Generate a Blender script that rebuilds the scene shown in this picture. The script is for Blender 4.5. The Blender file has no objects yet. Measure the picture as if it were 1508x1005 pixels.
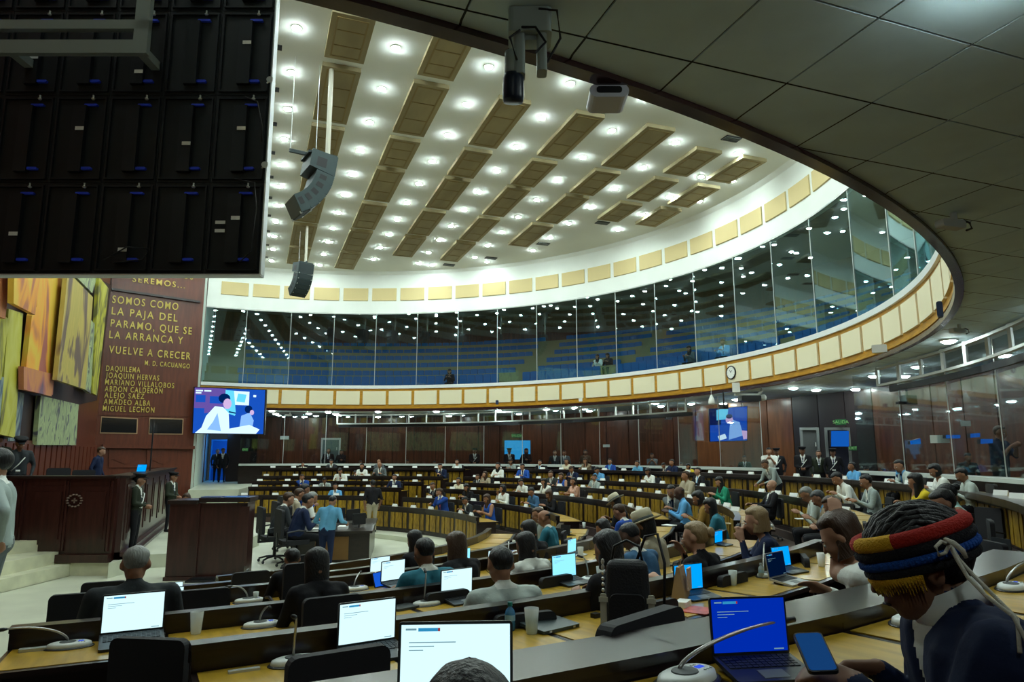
import bpy, bmesh, math, random
import numpy as np
from mathutils import Matrix, Vector
random.seed(7); rs = np.random.RandomState(5)
S = bpy.context.scene; COL = S.collection
PI = math.pi

# ------------------------------------------------------------------ camera, world, exposure
FPX, CX, CY = 1035.0, 754.0, 502.5
YAW = math.atan(386/(FPX/math.cos(math.atan(182.5/FPX))))
PU = math.atan(182.5/FPX)            # pitch against the (slightly sloping) ceiling planes
PL = math.atan(167.5/FPX)            # true pitch above the level floor
CAMZ = 2.8
FW = Vector((math.sin(YAW), math.cos(YAW), 0)); RT = Vector((math.cos(YAW), -math.sin(YAW), 0))
cd = bpy.data.cameras.new('camera'); cam = bpy.data.objects.new('camera', cd); COL.objects.link(cam)
cd.sensor_width = 36; cd.lens = FPX/1508*36; cd.clip_start = .05; cd.clip_end = 300
dirv = FW*math.cos(PL) + Vector((0, 0, math.sin(PL)))
upv = -FW*math.sin(PL) + Vector((0, 0, math.cos(PL)))
cam.matrix_world = Matrix(((RT.x, upv.x, -dirv.x, 0), (RT.y, upv.y, -dirv.y, 0), (RT.z, upv.z, -dirv.z, CAMZ), (0, 0, 0, 1)))
S.camera = cam
w = bpy.data.worlds.new('world'); S.world = w; w.use_nodes = True
w.node_tree.nodes['Background'].inputs[0].default_value = (.35, .5, .6, 1)
w.node_tree.nodes['Background'].inputs[1].default_value = .05
S.view_settings.view_transform = 'Standard'; S.view_settings.look = 'None'
S.view_settings.gamma = 1; S.view_settings.use_curve_mapping = False
S.view_settings.exposure = 0.12
S.cycles.max_bounces = 7; S.cycles.diffuse_bounces = 4; S.cycles.glossy_bounces = 3; S.cycles.transparent_max_bounces = 16
S.cycles.sample_clamp_indirect = 4; S.cycles.caustics_reflective = False; S.cycles.caustics_refractive = False
LAMP = 290.0       # strength of the ceiling downlights
SLAMP = 130.0      # strength of the soffit and gallery downlights
TINT = (.84, 1, .95)

# ------------------------------------------------------------------ pixel <-> place helpers
def ray(px, py, p=PL):
    r = (px-CX)/FPX; u = -(py-CY)/FPX
    f = math.cos(p)-u*math.sin(p); h = math.sin(p)+u*math.cos(p)
    v = RT*r + FW*f; v.z = h
    return v
def atz(px, py, z):                    # point on level z (world)
    d = ray(px, py); return Vector((0, 0, CAMZ)) + d*((z-CAMZ)/d.z)
def atF(px, py, F):                    # point at depth F along the heading
    d = ray(px, py); f = d.x*FW.x+d.y*FW.y
    return Vector((0, 0, CAMZ)) + d*(F/f)
def atP(px, py, P0, n):
    d = ray(px, py); o = Vector((0, 0, CAMZ)); return o + d*((P0-o).dot(n)/d.dot(n))
UM = Matrix.Translation((0, 0, CAMZ)) @ Matrix.Rotation(-(PU-PL), 4, RT)   # upper shell: ceiling slopes gently away
def U(p): return UM @ Vector(p)
def uat(px, py, h):                    # upper-model point on its plane h above the eye
    d = ray(px, py, PU); return Vector(d*(h/d.z))
C = Vector((-2.5, 20.4, 0))
def pol(R, phi, z=0): a = math.radians(phi); return Vector((C.x+R*math.sin(a), C.y+R*math.cos(a), z))
def circ(px, py, R, far=True):
    d = ray(px, py); d2 = Vector((d.x, d.y)); d2.normalize(); c = Vector((C.x, C.y))
    b = c.dot(d2); k = b*b-c.length_squared+R*R
    t = b+(math.sqrt(k) if far else -math.sqrt(k)) if k > 0 else b
    p = d2*t; return p
def phi_at(px, py, R, far=True):
    p = circ(px, py, R, far); return math.degrees(math.atan2(p.x-C.x, p.y-C.y)) % 360

# ------------------------------------------------------------------ materials
MATS = {}
def mat(name, col, rough=.6, metal=0, var=0, vscale=4, bump=0, bscale=60, emit=0, spec=.4, stretch=None, col2=None, coat=0):
    if name in MATS: return MATS[name]
    m = bpy.data.materials.new(name); MATS[name] = m; m.use_nodes = True
    nt = m.node_tree; b = nt.nodes['Principled BSDF']
    b.inputs['Base Color'].default_value = (*col, 1); b.inputs['Roughness'].default_value = rough
    b.inputs['Metallic'].default_value = metal; b.inputs['Specular IOR Level'].default_value = spec
    if coat: b.inputs['Coat Weight'].default_value = coat; b.inputs['Coat Roughness'].default_value = .15
    if emit:
        b.inputs['Emission Color'].default_value = (*col, 1); b.inputs['Emission Strength'].default_value = emit
    if var or bump:
        tc = nt.nodes.new('ShaderNodeTexCoord'); mp = nt.nodes.new('ShaderNodeMapping')
        nt.links.new(tc.outputs['Object'], mp.inputs[0])
        if stretch: mp.inputs['Scale'].default_value = stretch
    if var:
        n = nt.nodes.new('ShaderNodeTexNoise'); n.inputs['Scale'].default_value = vscale; n.inputs['Detail'].default_value = 5
        nt.links.new(mp.outputs[0], n.inputs['Vector'])
        mx = nt.nodes.new('ShaderNodeMix'); mx.data_type = 'RGBA'
        c2 = col2 or tuple(c*(1-var) for c in col)
        mx.inputs['A'].default_value = (*c2, 1); mx.inputs['B'].default_value = (*[min(1, c*(1+var*.3)) for c in col], 1)
        cr = nt.nodes.new('ShaderNodeMapRange'); cr.inputs[1].default_value = .35; cr.inputs[2].default_value = .65
        nt.links.new(n.outputs['Fac'], cr.inputs[0]); nt.links.new(cr.outputs[0], mx.inputs['Factor'])
        nt.links.new(mx.outputs['Result'], b.inputs['Base Color'])
    if bump:
        n = nt.nodes.new('ShaderNodeTexNoise'); n.inputs['Scale'].default_value = bscale; n.inputs['Detail'].default_value = 4
        nt.links.new(mp.outputs[0], n.inputs['Vector'])
        bp = nt.nodes.new('ShaderNodeBump'); bp.inputs['Strength'].default_value = bump; bp.inputs['Distance'].default_value = .02
        nt.links.new(n.outputs['Fac'], bp.inputs['Height']); nt.links.new(bp.outputs[0], b.inputs['Normal'])
    return m
def glassmat(name, tint, base=.05, mul=1.0, rough=.02):
    if name in MATS: return MATS[name]
    m = bpy.data.materials.new(name); MATS[name] = m; m.use_nodes = True
    nt = m.node_tree; nt.nodes.remove(nt.nodes['Principled BSDF']); out = nt.nodes['Material Output']
    t = nt.nodes.new('ShaderNodeBsdfTransparent'); t.inputs[0].default_value = (*tint, 1)
    g = nt.nodes.new('ShaderNodeBsdfGlossy'); g.inputs['Roughness'].default_value = rough; g.inputs[0].default_value = (.7, .95, 1, 1)
    fr = nt.nodes.new('ShaderNodeFresnel'); fr.inputs[0].default_value = 1.5
    ma = nt.nodes.new('ShaderNodeMath'); ma.operation = 'MULTIPLY_ADD'; ma.inputs[1].default_value = mul; ma.inputs[2].default_value = base
    ma.use_clamp = True
    mx = nt.nodes.new('ShaderNodeMixShader')
    ge = nt.nodes.new('ShaderNodeNewGeometry'); mi = nt.nodes.new('ShaderNodeMath'); mi.operation = 'MULTIPLY_ADD'; mi.inputs[1].default_value = -.8333; mi.inputs[2].default_value = 1.5
    nt.links.new(ge.outputs['Backfacing'], mi.inputs[0]); nt.links.new(mi.outputs[0], fr.inputs[0])   # same index on both faces of the pane
    nt.links.new(fr.outputs[0], ma.inputs[0]); nt.links.new(ma.outputs[0], mx.inputs[0])
    nt.links.new(t.outputs[0], mx.inputs[1]); nt.links.new(g.outputs[0], mx.inputs[2]); nt.links.new(mx.outputs[0], out.inputs[0])
    return m
def emis(name, col, s):
    if name in MATS: return MATS[name]
    m = bpy.data.materials.new(name); MATS[name] = m; m.use_nodes = True
    nt = m.node_tree; nt.nodes.remove(nt.nodes['Principled BSDF'])
    e = nt.nodes.new('ShaderNodeEmission'); e.inputs[0].default_value = (*col, 1); e.inputs[1].default_value = s
    nt.links.new(e.outputs[0], nt.nodes['Material Output'].inputs[0]); return m

WHITE = mat('white plaster', (.84, .88, .84), .8, var=.05, vscale=.7)
CEILW = mat('ceiling plaster', (.88, .92, .88), .85, var=.04, vscale=.5)
TILE = mat('soffit tile', (.66, .84, .90), .75, var=.12, vscale=1.2, bump=.05)
SEAM = mat('tile seam', (.07, .08, .08), .9)
TRIMD = mat('dark lacquered edge', (.035, .012, .014), .25, coat=.5)
FASC = mat('honey wood fascia', (.56, .28, .02), .4, var=.25, vscale=3, stretch=(1, 1, 6))
FABR = mat('cream acoustic fabric', (.84, .78, .56), .9, bump=.1, bscale=200)
FABB = mat('beige acoustic fabric', (.66, .54, .28), .9, bump=.1, bscale=200)
CPAN = mat('ceiling acoustic panel', (.40, .34, .20), .8, var=.2, vscale=1.5, stretch=(1, .3, 1))
CPANE = mat('ceiling panel edge', (.30, .22, .09), .6)
WOODD = mat('dark stained desk wood', (.014, .006, .0055), .32, var=.5, vscale=5, stretch=(1, 1, 5), coat=.25)
WOODL = mat('ledge top wood', (.018, .012, .011), .28, var=.3, vscale=4, coat=.3)
YEL = mat('yellow veneer panel', (.33, .20, .012), .42, var=.45, vscale=6, stretch=(3, 3, .8), col2=(.15, .085, .008))
YTOP = mat('yellow veneer desktop', (.54, .33, .03), .3, var=.25, vscale=3, stretch=(5, .8, 1), coat=.3)
BACKW = mat('red brown wall panelling', (.115, .034, .014), .35, var=.4, vscale=2.5, stretch=(4, 4, .4), coat=.2)
BACKO = mat('orange brown wall panelling', (.20, .066, .02), .35, var=.3, vscale=2, stretch=(4, 4, .4), coat=.2)
REDW = mat('reddish mural wall wood', (.125, .030, .014), .35, var=.25, vscale=2, stretch=(5, 5, .5), coat=.15)
STONE = mat('cream polished stone', (.58, .60, .48), .35, var=.12, vscale=1.2)
CARPET = mat('dark tier floor', (.05, .03, .025), .7)
ALU = mat('brushed aluminium', (.55, .58, .56), .4, metal=.4)
LGREY = mat('light grey laminate', (.55, .60, .56), .45)
BLACK = mat('black plastic', (.012, .013, .016), .4)
BLKF = mat('black chair fabric', (.012, .012, .016), .75, bump=.1, bscale=300)
BLKM = mat('black speaker grille', (.02, .032, .036), .55, bump=.2, bscale=400)
GREYP = mat('grey plastic', (.16, .18, .18), .45)
MICW = mat('pale grey microphone base', (.76, .80, .78), .4)
CHROME = mat('steel gooseneck', (.45, .45, .44), .3, metal=.7)
PAPER = mat('white card', (.85, .87, .84), .7)
GOLD = mat('gilded lettering', (.62, .47, .10), .4, metal=.2)
BLUES = mat('blue seat fabric', (.014, .10, .30), .8)
GALST = mat('gallery step timber', (.20, .17, .08), .6)
DOMEE = emis('downlight lens', TINT, LAMP)
DOMES = emis('soffit downlight lens', TINT, SLAMP)
GGL = glassmat('gallery glass', (.80, .91, .93), .0, 1.5)
PGL = glassmat('partition glass', (.84, .86, .87), .02, 1.0, .03)
CUPM = mat('clear cup plastic', (.75, .80, .78), .25, spec=.6); CUPM.node_tree.nodes['Principled BSDF'].inputs['Alpha'].default_value = .42

# ------------------------------------------------------------------ mesh builder
class MB:
    def __init__(s): s.v = []; s.f = []; s.m = []
    def poly(s, pts, faces, mi=0):
        b = len(s.v); s.v += [tuple(p) for p in pts]; s.f += [tuple(b+i for i in f) for f in faces]; s.m += [mi]*len(faces)
    def box(s, x0, x1, y0, y1, z0, z1, mi=0, M=None):
        p = [Vector((x, y, z)) for z in (z0, z1) for y in (y0, y1) for x in (x0, x1)]
        if M is not None: p = [M @ q for q in p]
        s.poly(p, [(0, 2, 3, 1), (4, 5, 7, 6), (0, 1, 5, 4), (2, 6, 7, 3), (0, 4, 6, 2), (1, 3, 7, 5)], mi)
        return s
    def hexa(s, p, mi=0):             # 8 points: bottom 4 (ccw), top 4
        s.poly(p, [(3, 2, 1, 0), (4, 5, 6, 7), (0, 1, 5, 4), (1, 2, 6, 5), (2, 3, 7, 6), (3, 0, 4, 7)], mi); return s
    def rbox(s, x0, x1, y0, y1, z0, z1, r=.03, mi=0, M=None, axis='y', n=4):
        # slab with rounded outline in the plane across axis
        if axis == 'y': a0, a1, b0, b1 = x0, x1, z0, z1
        elif axis == 'z': a0, a1, b0, b1 = x0, x1, y0, y1
        else: a0, a1, b0, b1 = y0, y1, z0, z1
        o = []
        for (ca, cb, s0) in ((a1-r, b1-r, 0), (a0+r, b1-r, 1), (a0+r, b0+r, 2), (a1-r, b0+r, 3)):
            for i in range(n+1):
                t = (s0+i/n)*PI/2; o.append((ca+r*math.cos(t), cb+r*math.sin(t)))
        if axis == 'y': A = [(a, y0, b) for a, b in o]; B = [(a, y1, b) for a, b in o]
        elif axis == 'z': A = [(a, b, z0) for a, b in o]; B = [(a, b, z1) for a, b in o]
        else: A = [(x0, a, b) for a, b in o]; B = [(x1, a, b) for a, b in o]
        P = [Vector(q) for q in A+B]
        if M is not None: P = [M @ q for q in P]
        k = len(o)
        s.poly(P, [tuple(range(k)), tuple(range(2*k-1, k-1, -1))]+[(i, (i+1) % k, k+(i+1) % k, k+i) for i in range(k)], mi)
        return s
    def tube(s, pts, r, n=8, mi=0, cap=True):
        pts = [Vector(p) for p in pts]; rr = r if isinstance(r, (list, tuple)) else [r]*len(pts)
        R = []
        for i, p in enumerate(pts):
            t = (pts[min(i+1, len(pts)-1)]-pts[max(i-1, 0)]).normalized()
            a = t.cross(Vector((0, 0, 1)))
            if a.length < .05: a = t.cross(Vector((1, 0, 0)))
            a.normalize(); b = t.cross(a)
            R += [p+(a*math.cos(2*PI*j/n)+b*math.sin(2*PI*j/n))*rr[i] for j in range(n)]
        k = len(pts)
        F = [(i*n+j, i*n+(j+1) % n, (i+1)*n+(j+1) % n, (i+1)*n+j) for i in range(k-1) for j in range(n)]
        if cap: F += [tuple(range(n-1, -1, -1)), tuple((k-1)*n+j for j in range(n))]
        s.poly(R, F, mi); return s
    def lathe(s, prof, c=(0, 0, 0), n=16, mi=0, sx=1, sy=1, M=None):
        P = [Vector((c[0]+r*sx*math.cos(2*PI*j/n), c[1]+r*sy*math.sin(2*PI*j/n), c[2]+z)) for r, z in prof for j in range(n)]
        if M is not None: P = [M @ q for q in P]
        k = len(prof)
        F = [(i*n+j, i*n+(j+1) % n, (i+1)*n+(j+1) % n, (i+1)*n+j) for i in range(k-1) for j in range(n)]
        if prof[0][0] > 1e-6: F.append(tuple(range(n-1, -1, -1)))
        if prof[-1][0] > 1e-6: F.append(tuple((k-1)*n+j for j in range(n)))
        s.poly(P, F, mi); return s
    def ell(s, c, r, n=14, mi=0, M=None):
        k = n//2
        prof = [(math.sin(PI*i/k), -math.cos(PI*i/k)) for i in range(k+1)]
        P = [Vector((c[0]+a*r[0]*math.cos(2*PI*j/n), c[1]+a*r[1]*math.sin(2*PI*j/n), c[2]+z*r[2])) for a, z in prof for j in range(n)]
        if M is not None: P = [M @ q for q in P]
        s.poly(P, [(i*n+j, i*n+(j+1) % n, (i+1)*n+(j+1) % n, (i+1)*n+j) for i in range(k) for j in range(n)], mi); return s
    def prism(s, pts, off, mi=0):     # polygon extruded along a vector
        k = len(pts); A = [Vector(p) for p in pts]; B = [p+Vector(off) for p in A]
        s.poly(A+B, [tuple(range(k)), tuple(range(2*k-1, k-1, -1))]+[(i, (i+1) % k, k+(i+1) % k, k+i) for i in range(k)], mi); return s
    def mesh(s, name, mats, smooth=False, M=None):
        me = bpy.data.meshes.new(name)
        v = s.v if M is None else [tuple(M @ Vector(p)) for p in s.v]
        me.from_pydata(v, [], s.f)
        for m in (mats if isinstance(mats, (list, tuple)) else [mats]): me.materials.append(m)
        if any(s.m): me.polygons.foreach_set('material_index', s.m)
        bm = bmesh.new(); bm.from_mesh(me); bmesh.ops.recalc_face_normals(bm, faces=bm.faces); bm.to_mesh(me); bm.free()
        if smooth: me.shade_smooth()
        me.update(); return me
    def build(s, name, mats, parent=None, smooth=False, M=None, **k):
        o = bpy.data.objects.new(name, s.mesh(name, mats, smooth, M)); COL.objects.link(o)
        if parent: o.parent = parent
        for a, b in k.items(): o[a] = b
        return o
def tag(o, label, cat, group=None):
    o['label'] = label; o['category'] = cat
    if group: o['group'] = group
    return o
def empty(name, loc=(0, 0, 0), rz=0, M=None):
    o = bpy.data.objects.new(name, None); COL.objects.link(o); o.empty_display_size = .1
    if M is not None: o.matrix_world = M
    else: o.location = loc; o.rotation_euler = (0, 0, rz)
    return o
def link(name, me, parent=None, M=None):
    o = bpy.data.objects.new(name, me); COL.objects.link(o)
    if parent: o.parent = parent
    if M is not None: o.matrix_local = M
    return o
def clone(o, parent=None):
    c = o.copy(); COL.objects.link(c); c.parent = parent
    for ch in o.children: clone(ch, c)
    return c
def struct(o): o['kind'] = 'structure'; return o

# ================================================================== UPPER SHELL (model coords relative to the eye, moved by UM)
EX, EY, RX, RY = -.89, 20.39, 17.42, 16.56
def E(a, d=0, z=0): t = math.radians(a); return Vector((EX+(RX+d)*math.sin(t), EY+(RY+d)*math.cos(t), z))
def zs(x, y, h): return (UM @ Vector((x, y, h))).z
A0, A1 = -5.2, 197.0
def ering(mb, d0, z0, d1, z1, a0, a1, n, mi=0):   # a conical strip round the oval
    P = []; F = []
    for i in range(n+1):
        a = a0+(a1-a0)*i/n; P += [E(a, d0, z0), E(a, d1, z1)]
    mb.poly(P, [(2*i, 2*i+1, 2*i+3, 2*i+2) for i in range(n)], mi); return mb
def eprof(mb, prof, a0, a1, n, mi=0, ends=True):  # closed profile (d,z) swept round the oval
    k = len(prof); P = []; F = []
    for i in range(n+1):
        a = a0+(a1-a0)*i/n; P += [E(a, d, z) for d, z in prof]
    for i in range(n):
        for j in range(k): F.append((i*k+j, i*k+(j+1) % k, (i+1)*k+(j+1) % k, (i+1)*k+j))
    if ends: F += [tuple(range(k)), tuple(n*k+j for j in range(k-1, -1, -1))]
    mb.poly(P, F, mi); return mb

# main ceiling
m = MB(); P = [(EX, EY, 9.9)]+[E(a, .3, 9.9) for a in range(-40, 321, 5)]
m.poly(P, [(0, i, i+1) for i in range(1, len(P)-1)])
ceil = struct(m.build('ceiling', CEILW, M=UM))
m = MB(); ering(m, 0, 7.7, 0, 9.75, A0, A1, 120); ering(m, 0, 9.75, -.15, 9.9, A0, A1, 120); ering(m, 0, 7.7, .25, 7.7, A0, A1, 120)
band = struct(m.build('wall_band', WHITE, M=UM, smooth=False))
ccx = {'A': (1.1, 2.05), 'B': (3.4, 4.35), 'C': (5.75, 6.68), 'D': (8.05, 8.95), 'E': (10.35, 11.3), 'F': (12.6, 13.55), 'G': (14.35, 15.3), 'Z': (-1.2, -.3), 'Y': (-3.5, -2.6)}
rows_ = [(8.4, 11.2), (11.6, 13.9), (14.4, 16.25), (16.65, 19.6), (20.0, 22.1), (22.4, 25.35), (25.75, 28.7), (29.1, 32.1), (32.4, 35.25)]
rows_g = [(17.45, 19.4), (19.9, 21.9), (22.35, 24.3)]
for k, (x0, x1) in ccx.items():
    for (y0, y1) in (rows_g if k in 'FG' else rows_[3:7] if k == 'E' else rows_[2:] if k in 'ZYAB' else rows_[3:]):
        if k == 'D' and y0 > 30: continue
        r_ = ((x0+x1)/2-EX)**2/RX**2+(max(abs(y0-EY), abs(y1-EY)))**2/RY**2
        if r_ > .93: continue
        m = MB(); m.box(x0, x1, y0, y1, 9.78, 9.9); o = m.build('acoustic_panel', CPAN, ceil)
        m = MB(); z = 9.765
        for q in ((x0+.12, x0+.16, y0+.12, y1-.12), (x1-.16, x1-.12, y0+.12, y1-.12), (x0+.16, x1-.16, y0+.12, y0+.16), (x0+.16, x1-.16, y1-.16, y1-.12)):
            m.box(*q, z, 9.78)
        for i in range(1, 3): yy = y0+(y1-y0)*i/3; m.box(x0+.16, x1-.16, yy-.015, yy+.015, z, 9.78)
        m.build('panel_moulding', CPANE, o)
for o in ceil.children: o.matrix_parent_inverse = Matrix()
for o in ceil.children:
    o.data.transform(UM)
    for c in o.children: c.data.transform(UM)
# downlights
mr = MB(); mr.lathe([(.105, 0), (.125, -.006), (.12, -.02), (.098, -.02), (.098, 0)], n=16); ringme = mr.mesh('downlight', WHITE, True)
ml = MB(); ml.lathe([(.098, -.014), (.088, -.034), (.058, -.050), (.0, -.056)], n=14); lensme = ml.mesh('lens', DOMEE, True); lensme2 = ml.mesh('lens', DOMES, True)
def downlight(x, y, h, first, label, cat, group, sc=1.0):
    o = bpy.data.objects.new('downlight', ringme); COL.objects.link(o)
    o.matrix_world = UM @ Matrix.Translation((x, y, h)) @ Matrix.Scale(sc, 4)
    link('lens', lensme if first else lensme2, o); tag(o, label, cat, group); return o
cols = [.4, 2.7, 5.05, 7.32, 9.6, 11.85, 14.15, -1.9, -4.2]
for ci, x in enumerate(cols):
    for k in range(-5, 11):
        y = 15.45+1.99*k
        if ((x-EX)/RX)**2+((y-EY)/RY)**2 > .86: continue
        if x > 14 and y > 26: continue
        downlight(x, y, 9.9, True, 'round recessed downlight in the high white ceiling', 'light', 'downlights in the high white ceiling')
for (x, y) in ((15.4, 19.35), (15.45, 21.4), (10.4, 31.9), (8.0, 33.4)):
    downlight(x, y, 9.9, True, 'round recessed downlight in the high white ceiling', 'light', 'downlights in the high white ceiling')
# air vents and slots
for i, (x, y) in enumerate([(13.31, 16.65), (13.12, 24.85), (11.9, 28.29), (10.38, 31.23), (8.77, 33.07)]):
    m = MB(); m.box(x-.28, x+.28, y-.16, y+.16, 9.87, 9.9); 
    o = m.build('air_vent', BLACK, M=UM)
    for j in range(4): mm = MB(); mm.box(x-.27, x+.27, y-.13+j*.075, y-.105+j*.075, 9.855, 9.872); mm.build('slat', GREYP, o, M=UM)
    tag(o, ['dark air vent nearest the soffit edge, right of the long ceiling panels', 'dark air vent beside the lamp left of the shortest panels', 'dark air vent at the far end of the fourth panel column', 'small dark vent between the far ends of third and fourth panel columns', 'dark vent farthest off, next to the third panel column'][i], 'vent')
for i in range(12):
    y = 12.3+i*2.05; m = MB(); m.box(-.12+.012*i, .1+.012*i, y-.1, y+.1, 9.87, 9.9)
    mm = m.build('ceiling_slot', BLACK, M=UM); tag(mm, 'small dark square slot in the ceiling beside the hanging panel', 'vent', 'square slots along the left edge of the ceiling')
# beige panels on the white band
pa = -3.2
while pa < 196:
    m = MB(); eprof(m, [(-.001, 8.36), (-.05, 8.38), (-.05, 9.02), (-.001, 9.04)], pa, pa+4.2, 3)
    m.build('acoustic_panel', FABB, band, M=UM); pa += 4.9
# fascia, rail, dark edge
m = MB(); eprof(m, [(0, 2.72), (0, 3.82), (.09, 3.82), (.09, 2.72)], A0, A1, 150); fas = struct(m.build('wall_fascia', FASC, M=UM))
m = MB(); eprof(m, [(-.07, 3.80), (-.07, 3.96), (.2, 3.96), (.2, 3.80)], A0, A1, 150); m.build('rail', mat('white rail', (.8, .84, .84), .4), fas, M=UM)
m = MB(); eprof(m, [(-.03, 2.66), (-.04, 2.75), (.0, 2.78), (.09, 2.72), (.09, 2.66)], A0, A1, 150); m.build('edge_trim', TRIMD, fas, M=UM)
m = MB(); eprof(m, [(-.03, 2.80), (-.03, 2.86), (.0, 2.86), (.0, 2.80)], A0, A1, 150); m.build('moulding', FASC, fas, M=UM)
cp = uat(1082, 549, 3.3); ac = math.degrees(math.atan2((cp.x-EX)/RX, (cp.y-EY)/RY)) % 360
dpa = 4.38; k0 = int((ac-A0)/dpa)
for k in range(-k0, 60):
    a = ac+k*dpa
    if a < -3 or a > 190: continue
    m = MB(); eprof(m, [(-.001, 2.98), (-.055, 2.99), (-.055, 3.67), (-.001, 3.68)], a-1.93, a+1.93, 3); m.build('acoustic_panel', FABR, fas, M=UM)
# gallery glass
def ang(px, py, h): p = uat(px, py, h); return math.degrees(math.atan2((p.x-EX)/RX, (p.y-EY)/RY))
def angc(px, py):                       # angle where a pixel ray meets the oval wall (far side)
    d = ray(px, py, PU); a = (d.x/RX)**2+(d.y/RY)**2; b = -2*(d.x*EX/RX**2+d.y*EY/RY**2); c = (EX/RX)**2+(EY/RY)**2-1
    t = (-b+math.sqrt(b*b-4*a*c))/2/a; p = d*t; return math.degrees(math.atan2((p.x-EX)/RX, (p.y-EY)/RY)) % 360
joints = [A0]+[(angc(x, 505) + 180) % 360 - 180 for x in (361, 427, 491, 553, 614, 674, 732, 790, 849, 907)]+[angc(965, 480), angc(1022, 460), angc(1081, 440), angc(1138, 430), angc(1195, 400), angc(1254, 380), angc(1308, 370)]
while joints[-1] < 190: joints.append(joints[-1]+6.2)
gw = struct(MB().box(0, .01, 0, .01, 0, .01).build('window_1', ALU)); bpy.data.meshes.remove(gw.data) if False else None
m = MB(); eprof(m, [(.0, 7.66), (.0, 7.72), (.06, 7.72), (.06, 7.66)], A0, A1, 120); gw.data = m.mesh('window_frame', ALU, M=UM)
for i in range(len(joints)-1):
    a, b = joints[i]+.04, joints[i+1]-.04
    m = MB(); P = [E(a, .05, 3.96), E(b, .05, 3.96), E(b, .05, 7.68), E(a, .05, 7.68)]
    nrm = Vector((P[1]-P[0]).cross(Vector((0, 0, 1)))).normalized()*.012
    m.prism(P, nrm); m.build('glass_pane', GGL, gw, M=UM)
    m = MB(); p0 = E(b+.04, .03, 3.96); p1 = E(b+.04, .03, 7.68); m.tube([p0, p1], .014, 6); m.build('joint_strip', ALU, gw, M=UM)
# gallery interior: stepped floor, back wall, ceiling
m = MB(); GR = []
for j in range(6):
    d0, z0 = 1.3+j*1.0, 3.62+j*.57
    if j == 0: GR += [(.14, 3.62)]
    GR += [(d0, z0), (d0, z0+.57)]
GR += [(8.6, 3.62+6*.57)]
for (a, b), (c, d) in zip(GR, GR[1:]): ering(m, a, b, c, d, A0, 150, 70)
gf = struct(m.build('floor_gallery', GALST, M=UM))
m = MB(); ering(m, 8.6, 3.6, 8.6, 9.6, A0, 197, 70); ering(m, .25, 2.9, .25, 3.7, A0, A1, 60); struct(m.build('wall_gallery', BACKW, M=UM))
m = MB(); ering(m, .2, 7.95, 8.8, 9.3, A0, 197, 70); struct(m.build('ceiling_gallery', mat('dark gallery ceiling', (.20, .17, .16), .8), M=UM))
for i, (d, h, a0, st) in enumerate([(1.3, 8.09, -1, 6.1), (3.3, 8.4, 2, 7.7), (5.6, 8.75, 0, 9.3)]):
    a = a0
    while a < 120:
        p = E(a, d); downlight(p.x, p.y, h, False, 'round downlight in the dark ceiling behind the gallery glass', 'light', 'downlights inside the glazed gallery', .8); a += st
# gallery seats
ms = MB(); ms.rbox(-.20, .20, -.02, .05, .26, .93, .05, 0); seat_back = ms.mesh('gallery_seat', BLUES)
ms2 = MB(); ms2.rbox(-.18, .18, -.40, .0, .38, .46, .05, 0, axis='z'); seat_pan = ms2.mesh('seat', BLUES)
ms3 = MB(); ms3.box(-.03, .03, -.2, -.05, 0, .38); seat_leg = ms3.mesh('pedestal', BLACK)
sts = []
for j in range(6):
    d = 1.3+j*1.0+.72 if j else .95
    fz = 3.62+j*.57
    n = int(math.radians(128)*(RX+d)/.425)
    for i in range(n):
        a = -3.2+i*(131.0/n); p = E(a, d)
        if i == 0 and 0: continue
        # the stair aisles
        sts.append((a, p, fz, d))
ast0, ast1 = angc(730, 560), angc(752, 555)
left0 = angc(352, 560)
left0 = left0-360 if left0 > 180 else left0
def gseat(a, p, fz, d, full=True):
    nx = Vector((math.sin(math.radians(a))/RX, math.cos(math.radians(a))/RY, 0)).normalized()
    rz = math.atan2(-nx.x, nx.y)
    return UM @ Matrix.Translation((p.x, p.y, fz)) @ Matrix.Rotation(rz, 4, 'Z')
sts = [s for s in sts if s[0] > left0 and not (ast0-.2 < s[0] < ast1+.7) and not (60 < s[0] < 62.6) and not (92 < s[0] < 94)]
sts.sort(key=lambda s: (s[1]-Vector((0, 0, 0))).length if s[0] < 75 else 99)
stuff = MB()
for i, s in enumerate(sts):
    Mx = gseat(*s)
    if i < 300:
        o = bpy.data.objects.new('gallery_seat', seat_back); COL.objects.link(o); o.matrix_world = Mx
        link('seat', seat_pan, o); link('pedestal', seat_leg, o)
        tag(o, 'blue upholstered seat in the tiered gallery behind the glass', 'seat', 'blue gallery seats')
    else:
        stuff.rbox(-.19, .19, -.02, .05, .40, .88, .05, 0, M=Mx); stuff.box(-.18, .18, -.4, 0, .38, .46, 0, M=Mx)
if stuff.v: o = stuff.build('gallery_seats', BLUES); o['kind'] = 'stuff'; tag(o, 'more blue seats far round the gallery curve', 'seats')

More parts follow.
